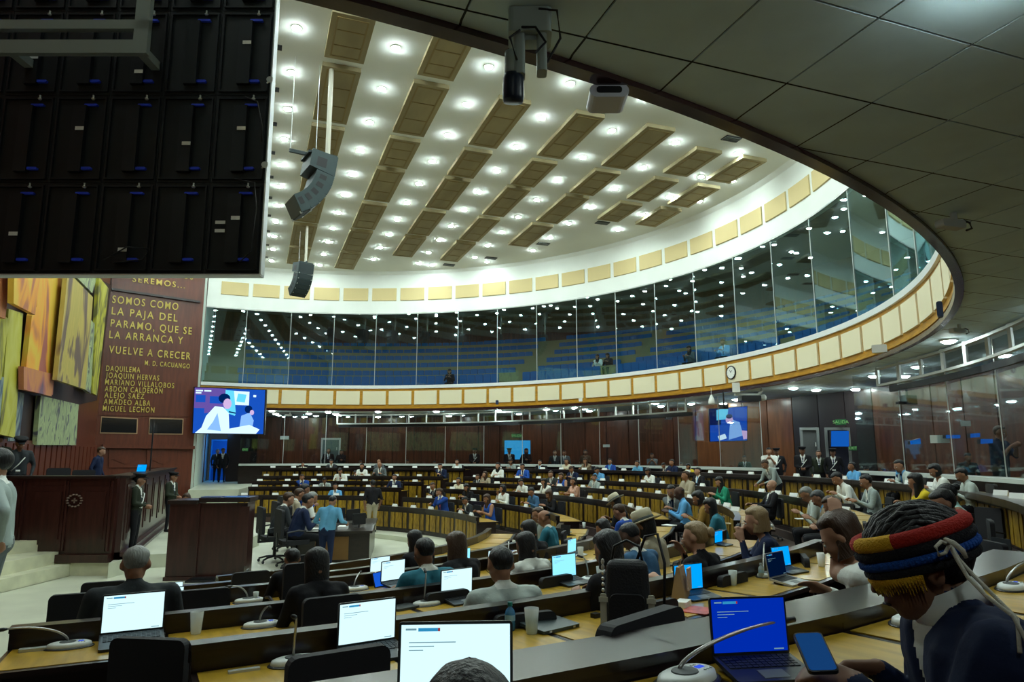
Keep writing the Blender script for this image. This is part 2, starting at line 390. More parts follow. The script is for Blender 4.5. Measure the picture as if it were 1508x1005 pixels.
# soffit with tiles
def soff_d(x, y): return math.hypot((x-EX)/RX, (y-EY)/RY)
m = MB(); N = 120
P = []
for i in range(N+1):
    a = -20+(360)*i/N; t = math.radians(a)
    e = E(a, .07, 2.715); o_ = Vector((EX+30*math.sin(t), EY+30*math.cos(t), 2.715)); P += [e, o_]
m.poly(P, [(2*i, 2*i+1, 2*i+3, 2*i+2) for i in range(N)]); sof = struct(m.build('ceiling_soffit', SEAM, M=UM))
TS = .80; tiles = []
for i in range(-6, 34):
    for j in range(-6, 48):
        x0, y0 = 3.46+(i-4)*TS, 2.89+(j-4)*TS
        cs = [soff_d(x, y) for x in (x0, x0+TS) for y in (y0, y0+TS)]
        if max(cs) < 1.0: continue
        mx, my = x0+TS/2, y0+TS/2
        if math.hypot(mx-C.x, my-C.y) > 23.6 or mx < -6: continue
        fwd = mx*FW.x+my*FW.y; sd = mx*RT.x+my*RT.y
        vis = fwd > .8 and abs(sd) < fwd*.85+1 and (my < 21 or mx > 14)
        tiles.append((fwd if vis else 900+abs(fwd), x0, y0, min(cs)))
tiles.sort()
whole = MB(); whole.box(.008, TS-.008, .008, TS-.008, -.012, .012); wm = whole.mesh('ceiling_tile', TILE)
rest = MB()
def cut(mb, x0, y0):
    g = 8; s = (TS-.016)/g; V = {}; P = []; F = []
    def vid(a, b):
        if (a, b) not in V:
            x, y = x0+.008+a*s, y0+.008+b*s; r = soff_d(x, y)
            if r < 1.0055: x, y = EX+(x-EX)/r*1.0055, EY+(y-EY)/r*1.0055
            V[(a, b)] = len(P); P.append((x, y, 2.703))
        return V[(a, b)]
    for a in range(g):
        for b in range(g):
            cc = [soff_d(x0+.008+(a+u)*s, y0+.008+(b+v)*s) for u in (0, 1) for v in (0, 1)]
            if max(cc) > 1.0055: F.append((vid(a, b), vid(a+1, b), vid(a+1, b+1), vid(a, b+1)))
    if F: mb.poly(P, F)
for n_, (dd, x0, y0, mn) in enumerate(tiles):
    if n_ < 280 and dd < 900:
        if mn > 1.01: link('ceiling_tile', wm, sof, UM @ Matrix.Translation((x0, y0, 2.715)))
        else:
            m = MB(); cut(m, x0, y0)
            if m.v: m.build('ceiling_tile', TILE, sof, M=UM)
    elif mn > 1.01: rest.box(x0+.008, x0+TS-.008, y0+.008, y0+TS-.008, 2.703, 2.727)
    else: cut(rest, x0, y0)
o = rest.build('ceiling_tiles', TILE, sof, M=UM); o['kind'] = 'stuff'
for px, py in [(1397, 501), (1351, 539), (1287, 553), (1168, 571), (1260, 572.7), (1065, 594), (400.6, 604.7), (406, 609), (455, 608.7), (483.4, 606.6), (557, 606), (642.6, 605.7), (734, 604.6), (805.5, 602.5), (846.5, 600.2), (957, 592.8), (1018, 594), (494.6, 609.5), (1474, -48), (1575, 452)]:
    p = uat(px, py, 2.70); downlight(p.x, p.y, 2.7, False, 'added round downlight brightening the tiled soffit and back corridor', 'light', 'downlights in the grey soffit', 1.5)
for x, y in [(9.5, -1.5), (-1, -1.5), (4, -1)]+[(pol(21.6, a).x, pol(21.6, a).y) for a in range(14, 140, 11)]:  # lamps added near the camera and along the corridor to brighten soffit and back wall
    downlight(x, y, 2.7, False, 'added round downlight brightening the tiled soffit and back corridor', 'light', 'downlights in the grey soffit', 1.5)

# ================================================================== LOWER SHELL
FLR = lambda z: CAMZ+z
m = MB(); m.box(-6.3, 26, -4, 50, -.2, 0); struct(m.build('floor', STONE))
def arc(R, p0, p1, n): return [pol(R, p0+(p1-p0)*i/n) for i in range(n+1)]
def slab(mb, Ra, Rb, p0, p1, z0, z1, n=40, mi=0):
    a = arc(Ra, p0, p1, n); b = arc(Rb, p0, p1, n); P = []
    for i in range(n+1):
        for q, z in ((a[i], z0), (b[i], z0), (b[i], z1), (a[i], z1)): P.append((q.x, q.y, z))
    F = [(i*4+j, i*4+(j+1) % 4, i*4+4+(j+1) % 4, i*4+4+j) for i in range(n) for j in range(4)]+[(0, 1, 2, 3), (n*4+3, n*4+2, n*4+1, n*4)]
    mb.poly(P, F, mi); return mb
RK = [8.8, 10.6, 12.5, 14.4, 16.2, 18.55]
ZK = [CAMZ+z for z in (-1.80, -1.60, -1.35, -1.18, -1.00, -.66)]
FK = [z-.85 for z in ZK]
for k in range(6):
    Rb = RK[k+1]-.12 if k < 5 else 23.4
    m = MB(); slab(m, RK[k]-.12 if k else 7.9, Rb, 9 if k else 12, 176.5, 0, FK[k], 60)
    struct(m.build('floor_tier', STONE if k == 0 else CARPET))
m = MB(); slab(m, 13.5, 26.5, .25, 8.95, 0, FK[5], 8); struct(m.build('floor_tier', STONE))
m = MB(); slab(m, 18.43, 23.4, 176.5, 215, 0, FK[5], 20); struct(m.build('floor_tier', CARPET))
# parapet with light grey top, glass partition and its frames
def parapet(p0, p1):
    n = max(4, int((p1-p0)/2)); m = MB(); slab(m, 20.0, 20.2, p0, p1, FK[5], CAMZ-.58, n); o = struct(m.build('wall_parapet', WOODD))
    m = MB(); slab(m, 19.9, 20.3, p0, p1, CAMZ-.58, CAMZ-.49, n); m.build('parapet_top', LGREY, o); return o
pL0, pL1 = phi_at(352, 684, 20.1), phi_at(1125, 690, 20.1); pR0, pR1 = phi_at(1266, 695, 20.1), 150
parapet(pL0, pL1); parapet(pR0, pR1)
n_ = 2
for a0, a1 in ((pL0, pL1), (pR0, pR1)):
    ww = MB(); slab(ww, 20.07, 20.13, a0, a1, CAMZ-.49, CAMZ-.47, 20); ww = struct(ww.build('window_%d' % n_, ALU)); n_ += 1
    k = max(1, round((a1-a0)/6.2)); st = (a1-a0)/k
    for i in range(k):
        u, v = pol(20.1, a0+i*st+.03), pol(20.1, a0+(i+1)*st-.03)
        m = MB(); P = [Vector((u.x, u.y, CAMZ-.47)), Vector((v.x, v.y, CAMZ-.47)), Vector((v.x, v.y, zs(v.x, v.y, 2.69))), Vector((u.x, u.y, zs(u.x, u.y, 2.69)))]
        m.prism(P, (P[1]-P[0]).cross(Vector((0, 0, 1))).normalized()*.012); m.build('glass_pane', PGL, ww)
        q = pol(20.07, a0+(i+1)*st); m = MB(); m.tube([(q.x, q.y, CAMZ-.47), (q.x, q.y, zs(q.x, q.y, 2.69))], .013, 6); m.build('joint_strip', ALU, ww)
for idx, (a0, a1) in enumerate(((phi_at(497, 612, 19.6), phi_at(1010, 600, 19.6)), (phi_at(1293, 560, 19.6), 140))):
    t = MB(); n = int((a1-a0)/2.8)
    for h, hh in ((2.60, 2.66), (2.14, 2.2)):
        P = []
        for i in range(n+1):
            a = a0+(a1-a0)*i/n
            for R, z in ((19.55, h), (19.65, h), (19.65, hh), (19.55, hh)): q = pol(R, a); P.append((q.x, q.y, zs(q.x, q.y, z)))
        t.poly(P, [(i*4+j, i*4+(j+1) % 4, i*4+4+(j+1) % 4, i*4+4+j) for i in range(n) for j in range(4)])
    fr = t.build('ventilation_frame', ALU)
    tag(fr, ['long aluminium frame under the soffit before the far glass partition', 'aluminium frame under the soffit above the right hand glass partition'][idx], 'frame')
    for i in range(n+1):
        a = a0+(a1-a0)*i/n; q = pol(19.6, a); b = MB(); b.box(q.x-.035, q.x+.035, q.y-.035, q.y+.035, zs(q.x, q.y, 2.15), zs(q.x, q.y, 2.69)); b.build('post', ALU, fr)
    m = MB()
    P = []
    for i in range(n+1):
        a = a0+(a1-a0)*i/n
        for R, z in ((19.9, 2.15), (19.9, 2.0), (19.98, 2.0), (19.98, 2.15)): q = pol(R, a); P.append((q.x, q.y, zs(q.x, q.y, z)))
    m.poly(P, [(i*4+j, i*4+(j+1) % 4, i*4+4+(j+1) % 4, i*4+4+j) for i in range(n) for j in range(4)]); m.build('cable_tray', BLACK, fr)
# back wall in panels
bw = MB(); slab(bw, 23.2, 23.4, 3, 222, 0, 5.7, 110); bw = struct(bw.build('wall_back', mat('dark panel joint', (.02, .01, .008), .8)))  # dark wall body, visible in the joints between panels
d0, d1 = phi_at(1166, 620, 23), phi_at(1262, 620, 23)
o0 = phi_at(1020, 620, 23)
a = 7.0; PW = 3.2
while a < 180:
    mm_ = BACKO if o0 < a < d0-1 else BACKW
    if d0-.5 < a < d1: mm_ = mat('near black wall panel', (.02, .013, .014), .4)
    u, v = pol(23.18, a+.05), pol(23.18, a+PW-.05); w0, w1 = pol(23.13, a+.05), pol(23.13, a+PW-.05)
    m = MB(); z0, z1 = FK[5]+.01, 5.66
    m.hexa([Vector((q.x, q.y, z)) for z in (z0, z1) for q in (u, v, w1, w0)]); m.build('wall_panel', mm_, bw); a += PW
# front (mural) wall, text wall, white return wall
XM = -6.08
m = MB(); m.box(XM-.2, XM, -4, 33.6, 0, 14); fw = struct(m.build('wall_front', REDW))
P2 = Vector((-2.43, 36.7, 0)); P1 = Vector((XM-1.6, 35.0, 0)); tdir = (P2-P1).normalized(); tn = Vector((tdir.y, -tdir.x, 0))
m = MB(); m.prism([(P1.x, P1.y, 0), (P2.x, P2.y, 0), (P2.x, P2.y, 13), (P1.x, P1.y, 13)], -tn*.2); tw = struct(m.build('wall_text', REDW))
m = MB(); m.box(-2.75, -2.45, 36.66, 48, 0, 13); struct(m.build('wall_left', mat('grey green painted wall', (.52, .60, .54), .6)))
m = MB(); m.box(-6.4, 0, -4.2, -4, 0, 14); m.box(0, 26, -4.2, -4, 0, 6); struct(m.build('wall_near', BACKW))
m = MB(); m.box(-6.3, -2.4, 43.5, 43.7, 0, 14); struct(m.build('wall_end', BACKW))
def tp(px, py, off=0): q = atP(px, py, P2+tn*off, tn); return q
def tquad(px4, off, th, name, ma, parent):
    m = MB(); m.prism([tp(x, y, off) for x, y in px4], tn*th); return m.build(name, ma, parent)
# wall cladding pieces: upper board, panel field, border strips, two dark windows
tquad([(163, 398), (296, 410), (294, 444), (164, 425)], .0, .10, 'upper_board', REDW, tw)
tquad([(164, 425), (294, 444), (294, 447), (164, 428)], .0, .15, 'moulding', WOODD, tw)
tquad([(146, 608), (282, 611), (281, 614), (146, 612)], 0, .03, 'moulding', REDW, tw)
for q in ([(149, 613.5), (203, 616.5), (202, 639.5), (147, 638.5)], [(220, 615.5), (270, 617), (269, 640.5), (218.5, 640)]):
    b = tquad(q, 0, .04, 'window_frame', mat('tan window frame', (.42, .26, .14), .4), tw)
    cx_ = sum(p[0] for p in q)/4; cy_ = sum(p[1] for p in q)/4
    q2 = [(cx_+(x-cx_)*.955, cy_+(y-cy_)*.88) for x, y in q]
    tquad(q2, .041, .01, 'dark_pane', mat('dark glossy pane', (.012, .012, .014), .08), b)
tquad([(150, 655), (285, 657), (285, 662), (150, 660)], 0, .25, 'cornice', REDW, tw)
for x0, x1 in ((160, 208), (216, 262)):
    tquad([(x0, 662), (x1, 662), (x1, 689), (x0, 689)], 0, .06, 'wall_panel', REDW, tw)
    tquad([(x0+4, 676), ((x0+x1)/2, 684), (x1-4, 676), ((x0+x1)/2, 670)], .06, .03, 'panel_diamond', REDW, tw)
def text_line(s, xa, ya, xb, yb, hpx, parent, off=.03):
    cu = bpy.data.curves.new('t', 'FONT'); cu.body = s; cu.extrude = .02; cu.size = 1; cu.space_character = 1.3; cu.offset = .006
    to = bpy.data.objects.new('t', cu); COL.objects.link(to); bpy.context.view_layer.update()
    me = bpy.data.meshes.new_from_object(to.evaluated_get(bpy.context.evaluated_depsgraph_get())); bpy.data.objects.remove(to)
    a = tp(xa, ya, off); b = tp(xb, yb, off); top = tp(xa, ya-hpx, off)
    v = np.array([q.co[:] for q in me.vertices]); x0, x1 = v[:, 0].min(), v[:, 0].max(); y0, y1 = 0, v[:, 1].max()
    ex = (b-a)/(x1-x0); ez = Vector((0, 0, (top.z-a.z)/y1))
    for q in me.vertices: c = q.co.copy(); q.co = a+ex*(c.x-x0)+ez*c.y+tn*(c.z*.8)
    me.materials.clear(); me.materials.append(GOLD); me.update()
    return link('lettering', me, parent)
text_line('UNIDOS', 238, 405.5, 284, 412, 8, tw, .13); text_line('SEREMOS...', 195, 415, 272, 425, 8.5, tw, .13)
for t_ in [('SOMOS COMO', 165, 446, 262, 457, 11), ('LA PAJA DEL', 164, 463, 261, 474, 11), ('PARAMO, QUE SE', 162.5, 481, 282, 493, 11), ('LA ARRANCA Y', 160.5, 498, 269, 507, 11), ('VUELVE A CRECER', 160, 520, 280, 530, 11), ('M. D. CACUANGO', 213, 538, 279, 543, 7),
           ('DAQUILEMA', 156, 546.5, 206, 549, 8), ('JOAQUIN HERVAS', 155.5, 556.5, 234, 561, 8), ('MARIANO VILLALOBOS', 154.5, 566.5, 256, 572, 8), ('ABDON CALDERON', 154, 576.5, 239, 580, 8), ('ALEJO SAEZ', 153.5, 586, 212, 588, 8), ('AMADEO ALBA', 152.5, 595.5, 221, 598, 8), ('MIGUEL LECHON', 151, 605.5, 227, 608, 8)]:
    text_line(*t_, tw)

# mural: coloured relief panels standing proud of the wood, plain abstract patches
def murmat(name, c1, c2, c3, sc, sy=.5):
    m = bpy.data.materials.new(name); m.use_nodes = True; nt = m.node_tree; b = nt.nodes['Principled BSDF']; b.inputs['Roughness'].default_value = .6
    tc = nt.nodes.new('ShaderNodeTexCoord'); mp = nt.nodes.new('ShaderNodeMapping'); mp.inputs['Scale'].default_value = (1, 1, sy)
    vo = nt.nodes.new('ShaderNodeTexNoise'); vo.inputs['Scale'].default_value = sc; vo.inputs['Distortion'].default_value = 2.2; vo.inputs['Detail'].default_value = 2
    cr = nt.nodes.new('ShaderNodeValToRGB'); e = cr.color_ramp.elements; cr.color_ramp.interpolation = 'LINEAR'
    e[0].position = .38; e[0].color = (*c2, 1); e[1].position = .47; e[1].color = (*c1, 1); q = e.new(.60); q.color = (*c3, 1); q = e.new(.72); q.color = (*c1, 1)
    nt.links.new(tc.outputs['Object'], mp.inputs[0]); nt.links.new(mp.outputs[0], vo.inputs['Vector']); nt.links.new(vo.outputs['Fac'], cr.inputs[0]); nt.links.new(cr.outputs[0], b.inputs['Base Color']); return m
MU = dict(org=murmat('mural orange', (.75, .30, .03), (.35, .10, .08), (.70, .48, .05), .55), yel=murmat('mural yellow', (.45, .42, .03), (.16, .15, .04), (.52, .50, .10), .8),
          och=murmat('mural ochre', (.50, .38, .09), (.14, .09, .07), (.42, .34, .08), .45), grn=murmat('mural green grey', (.42, .50, .24), (.10, .10, .12), (.30, .36, .20), 2.2),
          blu=murmat('mural blue grey', (.12, .17, .22), (.04, .06, .10), (.30, .36, .28), 1.5), pur=murmat('mural dull red', (.42, .13, .10), (.16, .08, .13), (.55, .22, .07), .6))
mural = empty('mural', (XM, 21, 0)); tag(mural, 'abstract relief mural of tall orange, yellow and dark panels on the red wood wall', 'mural')
def mpan(px4, off, th, ma, name='mural_panel'):
    off = off+th-min(th, .12)+.03; th = min(th, .12); n = Vector((1, 0, 0)); P0 = Vector((XM+off+th, 0, 0)); m = MB(); m.prism([atP(x, y, P0, n) for x, y in px4], Vector((-th, 0, 0)))
    o = m.build(name, ma, mural); o.matrix_parent_inverse = mural.matrix_world.inverted() if False else Matrix.Translation((-XM, -21, 0)); return o
mpan([(-70, 300), (164, 420), (143, 590), (100, 600), (60, 652), (-70, 660)], .0, .02, mat('dark gap shade', (.03, .012, .010), .6), 'gap_shade_sheet')  # dark sheet added for the shadowed gaps behind the panels
mpan([(-60, 330), (18, 380), (8, 470), (-60, 440)], .1, .5, MU['pur'])
mpan([(-60, 420), (13, 470), (2, 560), (-60, 545)], .1, .35, MU['yel'])
mpan([(-60, 540), (6, 556), (-2, 640), (-60, 640)], .05, .3, MU['blu'])
mpan([(13, 455), (34, 462), (22, 645), (0, 640)], .05, .25, MU['yel'])
mpan([(20, 575), (36, 580), (28, 650), (12, 650)], .02, .1, MU['blu'])
mpan([(22, 360), (62, 385), (52, 464), (20, 447)], .5, .35, MU['org'])
mpan([(62, 360), (97, 385), (88, 452), (78, 582), (35, 572), (47, 465), (54, 452)], .1, .3, MU['org'])
mpan([(35, 540), (80, 552), (76, 584), (35, 574)], .1, .36, MU['pur'])
mpan([(100, 400), (137, 438), (126, 574), (84, 560)], .35, .3, MU['och'])
mpan([(108, 360), (146, 400), (136, 432), (104, 400)], .1, .2, MU['grn'])
mpan([(133, 470), (142, 480), (134, 580), (124, 573)], .1, .25, MU['grn'])
mpan([(146, 408), (160, 425), (143, 583), (136, 579)], .1, .3, MU['yel'])
mpan([(60, 583), (116, 596), (112, 656), (54, 656)], .05, .15, MU['grn'])
m = MB(); m.box(.02, .12, -4.5, 12.4, 1.5, 3.2); o = m.build('wainscot', REDW, mural)
for i in range(26): m = MB(); m.box(.12, .16, -4.5+i*.65, -4.0+i*.65, 1.6, 3.1); m.build('wainscot_board', REDW, mural)
#PART2

# ================================================================== DESK ROWS
def radM(R, phi, z):                    # local frame: +x along the row, +y outwards (towards the sitter), origin at the front line
    p = pol(R, phi, z); return Matrix.Translation(p) @ Matrix.Rotation(-math.radians(phi), 4, 'Z')
DESKC = {}; DROP = [.145, .145, .145, .145, .145, .075]
def desk_block(k, p0, p1, label, cat='desk row'):
    R = RK[k]; z0 = FK[k]; H = ZK[k]-z0; dp = DROP[k]; fr_ = -.22 if k == 5 else -.05; n = max(1, round(math.radians(p1-p0)*R/.97)); st = (p1-p0)/n; wdt = math.radians(st)*R
    mid = (p0+p1)/2; root = empty('desk_row', pol(R, mid, z0)); tag(root, label, cat, 'curved desk rows of the chamber')
    inv = Matrix.Translation(-pol(R, mid, z0))
    key = (k, round(st, 3))
    if key not in DESKC:
        hw = wdt/2; f = (R+.62)/R
        P = {}
        m = MB(); m.box(-hw+.004, hw-.004, -.02, .02, .0, H-.03); m.box(-hw, hw, -.05, .03, 0, .09); P['front_board'] = (m.mesh('front_board', WOODD), None)
        m = MB(); m.box(-hw-.005, hw+.005, fr_, .065, H-.035, H); m.box(-hw-.005, hw+.005, fr_, fr_+.03, H-.11, H-.035); P['ledge'] = (m.mesh('ledge', WOODL), None)
        m = MB(); m.box(-hw, hw, .03, .058, H-dp-.035, H-.035); P['ledge_riser'] = (m.mesh('ledge_riser', WOODD), None)
        m = MB(); m.hexa([Vector(q) for q in ((-hw, .058, H-dp-.035), (hw, .058, H-dp-.035), (hw*f, .66, H-dp-.035), (-hw*f, .66, H-dp-.035), (-hw, .058, H-dp), (hw, .058, H-dp), (hw*f, .66, H-dp), (-hw*f, .66, H-dp))]); P['desktop'] = (m.mesh('desktop', WOODD), None)
        m = MB(); a, b = hw-.03, (hw-.03)*(R+.6)/R; m.hexa([Vector(q) for q in ((-a, .07, H-dp), (a, .07, H-dp), (b, .61, H-dp), (-b, .61, H-dp), (-a, .07, H-dp+.005), (a, .07, H-dp+.005), (b, .61, H-dp+.005), (-b, .61, H-dp+.005))]); P['desktop_veneer'] = (m.mesh('desktop_veneer', YTOP), 'desktop')
        for s_ in (-1, 1): m = MB(); m.box(s_*(hw-.02)-.018, s_*(hw-.02)+.018, .02, .58, 0, H-dp-.036); P['side_panel%d' % s_] = (m.mesh('side_panel', WOODD), None)
        m = MB(); m.box(-hw+.04, hw-.04, .40, .42, .25, H-dp-.04); P['modesty_panel'] = (m.mesh('modesty_panel', WOODD), None)
        for i, (x, ww) in enumerate(((-.34*wdt, .21*wdt), (-.01*wdt, .35*wdt), (.32*wdt, .17*wdt))):
            m = MB(); m.box(x-ww/2, x+ww/2, -.034, -.02, .14, H-.19); P['veneer_panel%d' % i] = (m.mesh('veneer_panel', YEL), 'front_board')
        DESKC[key] = P
    P = DESKC[key]
    for i in range(n):
        M = inv @ radM(R, p0+(i+.5)*st, z0); objs = {}
        for nm, (me, par) in P.items():
            if par is None: objs[nm] = link(me.name.split('.')[0], me, root, M)
        for nm, (me, par) in P.items():
            if par: link(me.name.split('.')[0], me, objs[par])
    return root
ordn = ['lowest front', 'second lowest', 'third lowest', 'fourth lowest', 'second highest', 'highest back']
for k in range(1, 6): desk_block(k, [0, 11.5, 11.5, 10.5, 10, 9.5][k], 42.5, '%s curved desk row of the far left block, yellow front panels' % ordn[k])
for k, e_ in zip(range(6), (92, 106, 116.5, 131, 140, 150)):
    desk_block(k, (49.3, 49.5, 48, 47, 46.5, 46)[k], e_, '%s curved desk row of the central block, yellow front panels' % ordn[k])
for k, (a, b) in enumerate(((112, 166), (116, 174.5), (124, 175), (138, 176), (146.5, 172), (156, 179.5))):
    desk_block(k, a, b, '%s desk row of the near block seen from behind, yellow tops and dark ledges' % ordn[k])

# ================================================================== PEOPLE
SK = [mat('skin %d' % i, c, .55, spec=.3) for i, c in enumerate([(.42, .23, .15), (.30, .15, .09), (.20, .095, .055), (.075, .035, .022)])]
def cloth(name, c, b=.0): return mat('cloth '+name, c, .8, bump=.15, bscale=40, spec=.2)
CL = {n: cloth(n, c) for n, c in dict(black=(.010, .010, .013), charcoal=(.03, .035, .04), navy=(.010, .018, .055), blue=(.015, .06, .30), royal=(.02, .09, .42), denim=(.05, .13, .25), sky=(.12, .38, .70), teal=(.03, .17, .24),
      white=(.75, .78, .74), cream=(.62, .58, .44), beige=(.38, .34, .25), grey=(.30, .36, .35), dgrey=(.10, .12, .13), lgrey=(.48, .55, .52), green=(.02, .26, .15), yellow=(.72, .55, .03), mustard=(.30, .18, .04), peach=(.62, .38, .30),
      brown=(.10, .06, .035), aqua=(.38, .62, .58), olive=(.020, .026, .016), khaki=(.28, .22, .14), pink=(.45, .12, .30), shirtblue=(.10, .30, .48)).items()}
HAIRC = {n: mat('hair '+n, c, .45, bump=.5, bscale=90, stretch=(1, 1, .15), spec=.4) for n, c in dict(black=(.008, .008, .010), brown=(.045, .022, .012), grey=(.22, .23, .22), blond=(.30, .21, .11), dkgrey=(.06, .065, .07)).items()}
DARKM = mat('dark mouth and eye', (.02, .012, .01), .5); EYEW = mat('eye white', (.6, .6, .58), .4)

def cone_caps(p0, r0, p1, r1, n=10):
    p0, p1 = Vector(p0), Vector(p1); t = p1-p0; L = t.length
    if L < 1e-5: t = Vector((0, 0, 1)); L = 1e-5
    t = t/L; a = t.cross(Vector((0, 0, 1)))
    if a.length < .1: a = t.cross(Vector((1, 0, 0)))
    a.normalize(); b = t.cross(a); prof = []
    for i in range(4): q = PI/2*(1-i/3.); prof.append((p0-t*r0*math.sin(q), max(1e-4, r0*math.cos(q))))
    for i in range(4): q = PI/2*i/3.; prof.append((p1+t*r1*math.sin(q), max(1e-4, r1*math.cos(q))))
    V = [c+(a*math.cos(2*PI*j/n)+b*math.sin(2*PI*j/n))*r for c, r in prof for j in range(n)]
    F = [(i*n+j, i*n+(j+1) % n, (i+1)*n+(j+1) % n, (i+1)*n+j) for i in range(7) for j in range(n)]+[tuple(range(n-1, -1, -1)), tuple(7*n+j for j in range(n))]
    return V, F
class Body:
    def __init__(s, vox): s.mb = MB(); s.caps = []; s.vox = vox
    def cap(s, p0, r0, p1, r1, tg):
        r0 = max(r0, s.vox*.75); r1 = max(r1, s.vox*.75)
        V, F = cone_caps(p0, r0, p1, r1); s.mb.poly(V, F); s.caps.append((tuple(p0), tuple(p1), r0, r1, tg))
    def ell(s, c, r, tg, M=None):
        s.mb.ell((0, 0, 0), r, 16, M=(Matrix.Translation(c) if M is None else M @ Matrix.Translation(c)))
        cc = Vector(c) if M is None else M @ Vector(c); s.caps.append((tuple(cc), tuple(cc), min(r), min(r), tg))
def hand(B, W, d, nrm, L=.18, curl=.5, tg='skin', side=1):
    W, d, nrm = Vector(W), Vector(d).normalized(), Vector(nrm); nrm = (nrm-d*nrm.dot(d)).normalized(); sd = d.cross(nrm)*side
    k = L/.18
    for o in (-.024, 0, .024): B.cap(W+sd*o*.6*k, .017*k, W+(d*.085+sd*o)*k, .015*k, tg)
    for i, (o, ln) in enumerate(((.030, .9), (.010, 1.0), (-.010, .95), (-.029, .75))):
        b = W+(d*.085+sd*o)*k; p = b; dd = d.copy()
        for seg, (sl, ra) in enumerate(((.038, .0095), (.026, .0085), (.02, .0078))):
            q_ = Matrix.Rotation(-curl*(.7+.25*seg), 3, sd*side) if False else None
            dd = (dd*math.cos(curl*.75)+nrm*math.sin(curl*.75)) if seg == 0 else (dd*math.cos(curl*.8)+(nrm-dd*nrm.dot(dd)).normalized()*math.sin(curl*.8) if (nrm-dd*nrm.dot(dd)).length > .05 else dd)
            dd.normalize(); e = p+dd*sl*ln*k; B.cap(p, ra*k, e, ra*.92*k, tg); p = e
    t0 = W+(d*.02+sd*.026)*k; t1 = t0+(d*.035+sd*.026+nrm*.012)*k; t2 = t1+(d*.03+sd*.004+nrm*.012)*k
    B.cap(t0, .013*k, t1, .011*k, tg); B.cap(t1, .011*k, t2, .009*k, tg)
def ik(S_, H, l1, l2, hint):
    S_, H = Vector(S_), Vector(H); d = H-S_; L = min(d.length, (l1+l2)*.985); t = d.normalized(); H = S_+t*L
    a = (l1*l1-l2*l2+L*L)/(2*L); h = math.sqrt(max(0, l1*l1-a*a)); hv = Vector(hint); hv = hv-t*hv.dot(t); hv.normalize()
    return S_+t*a+hv*h, H
BODIES = {}
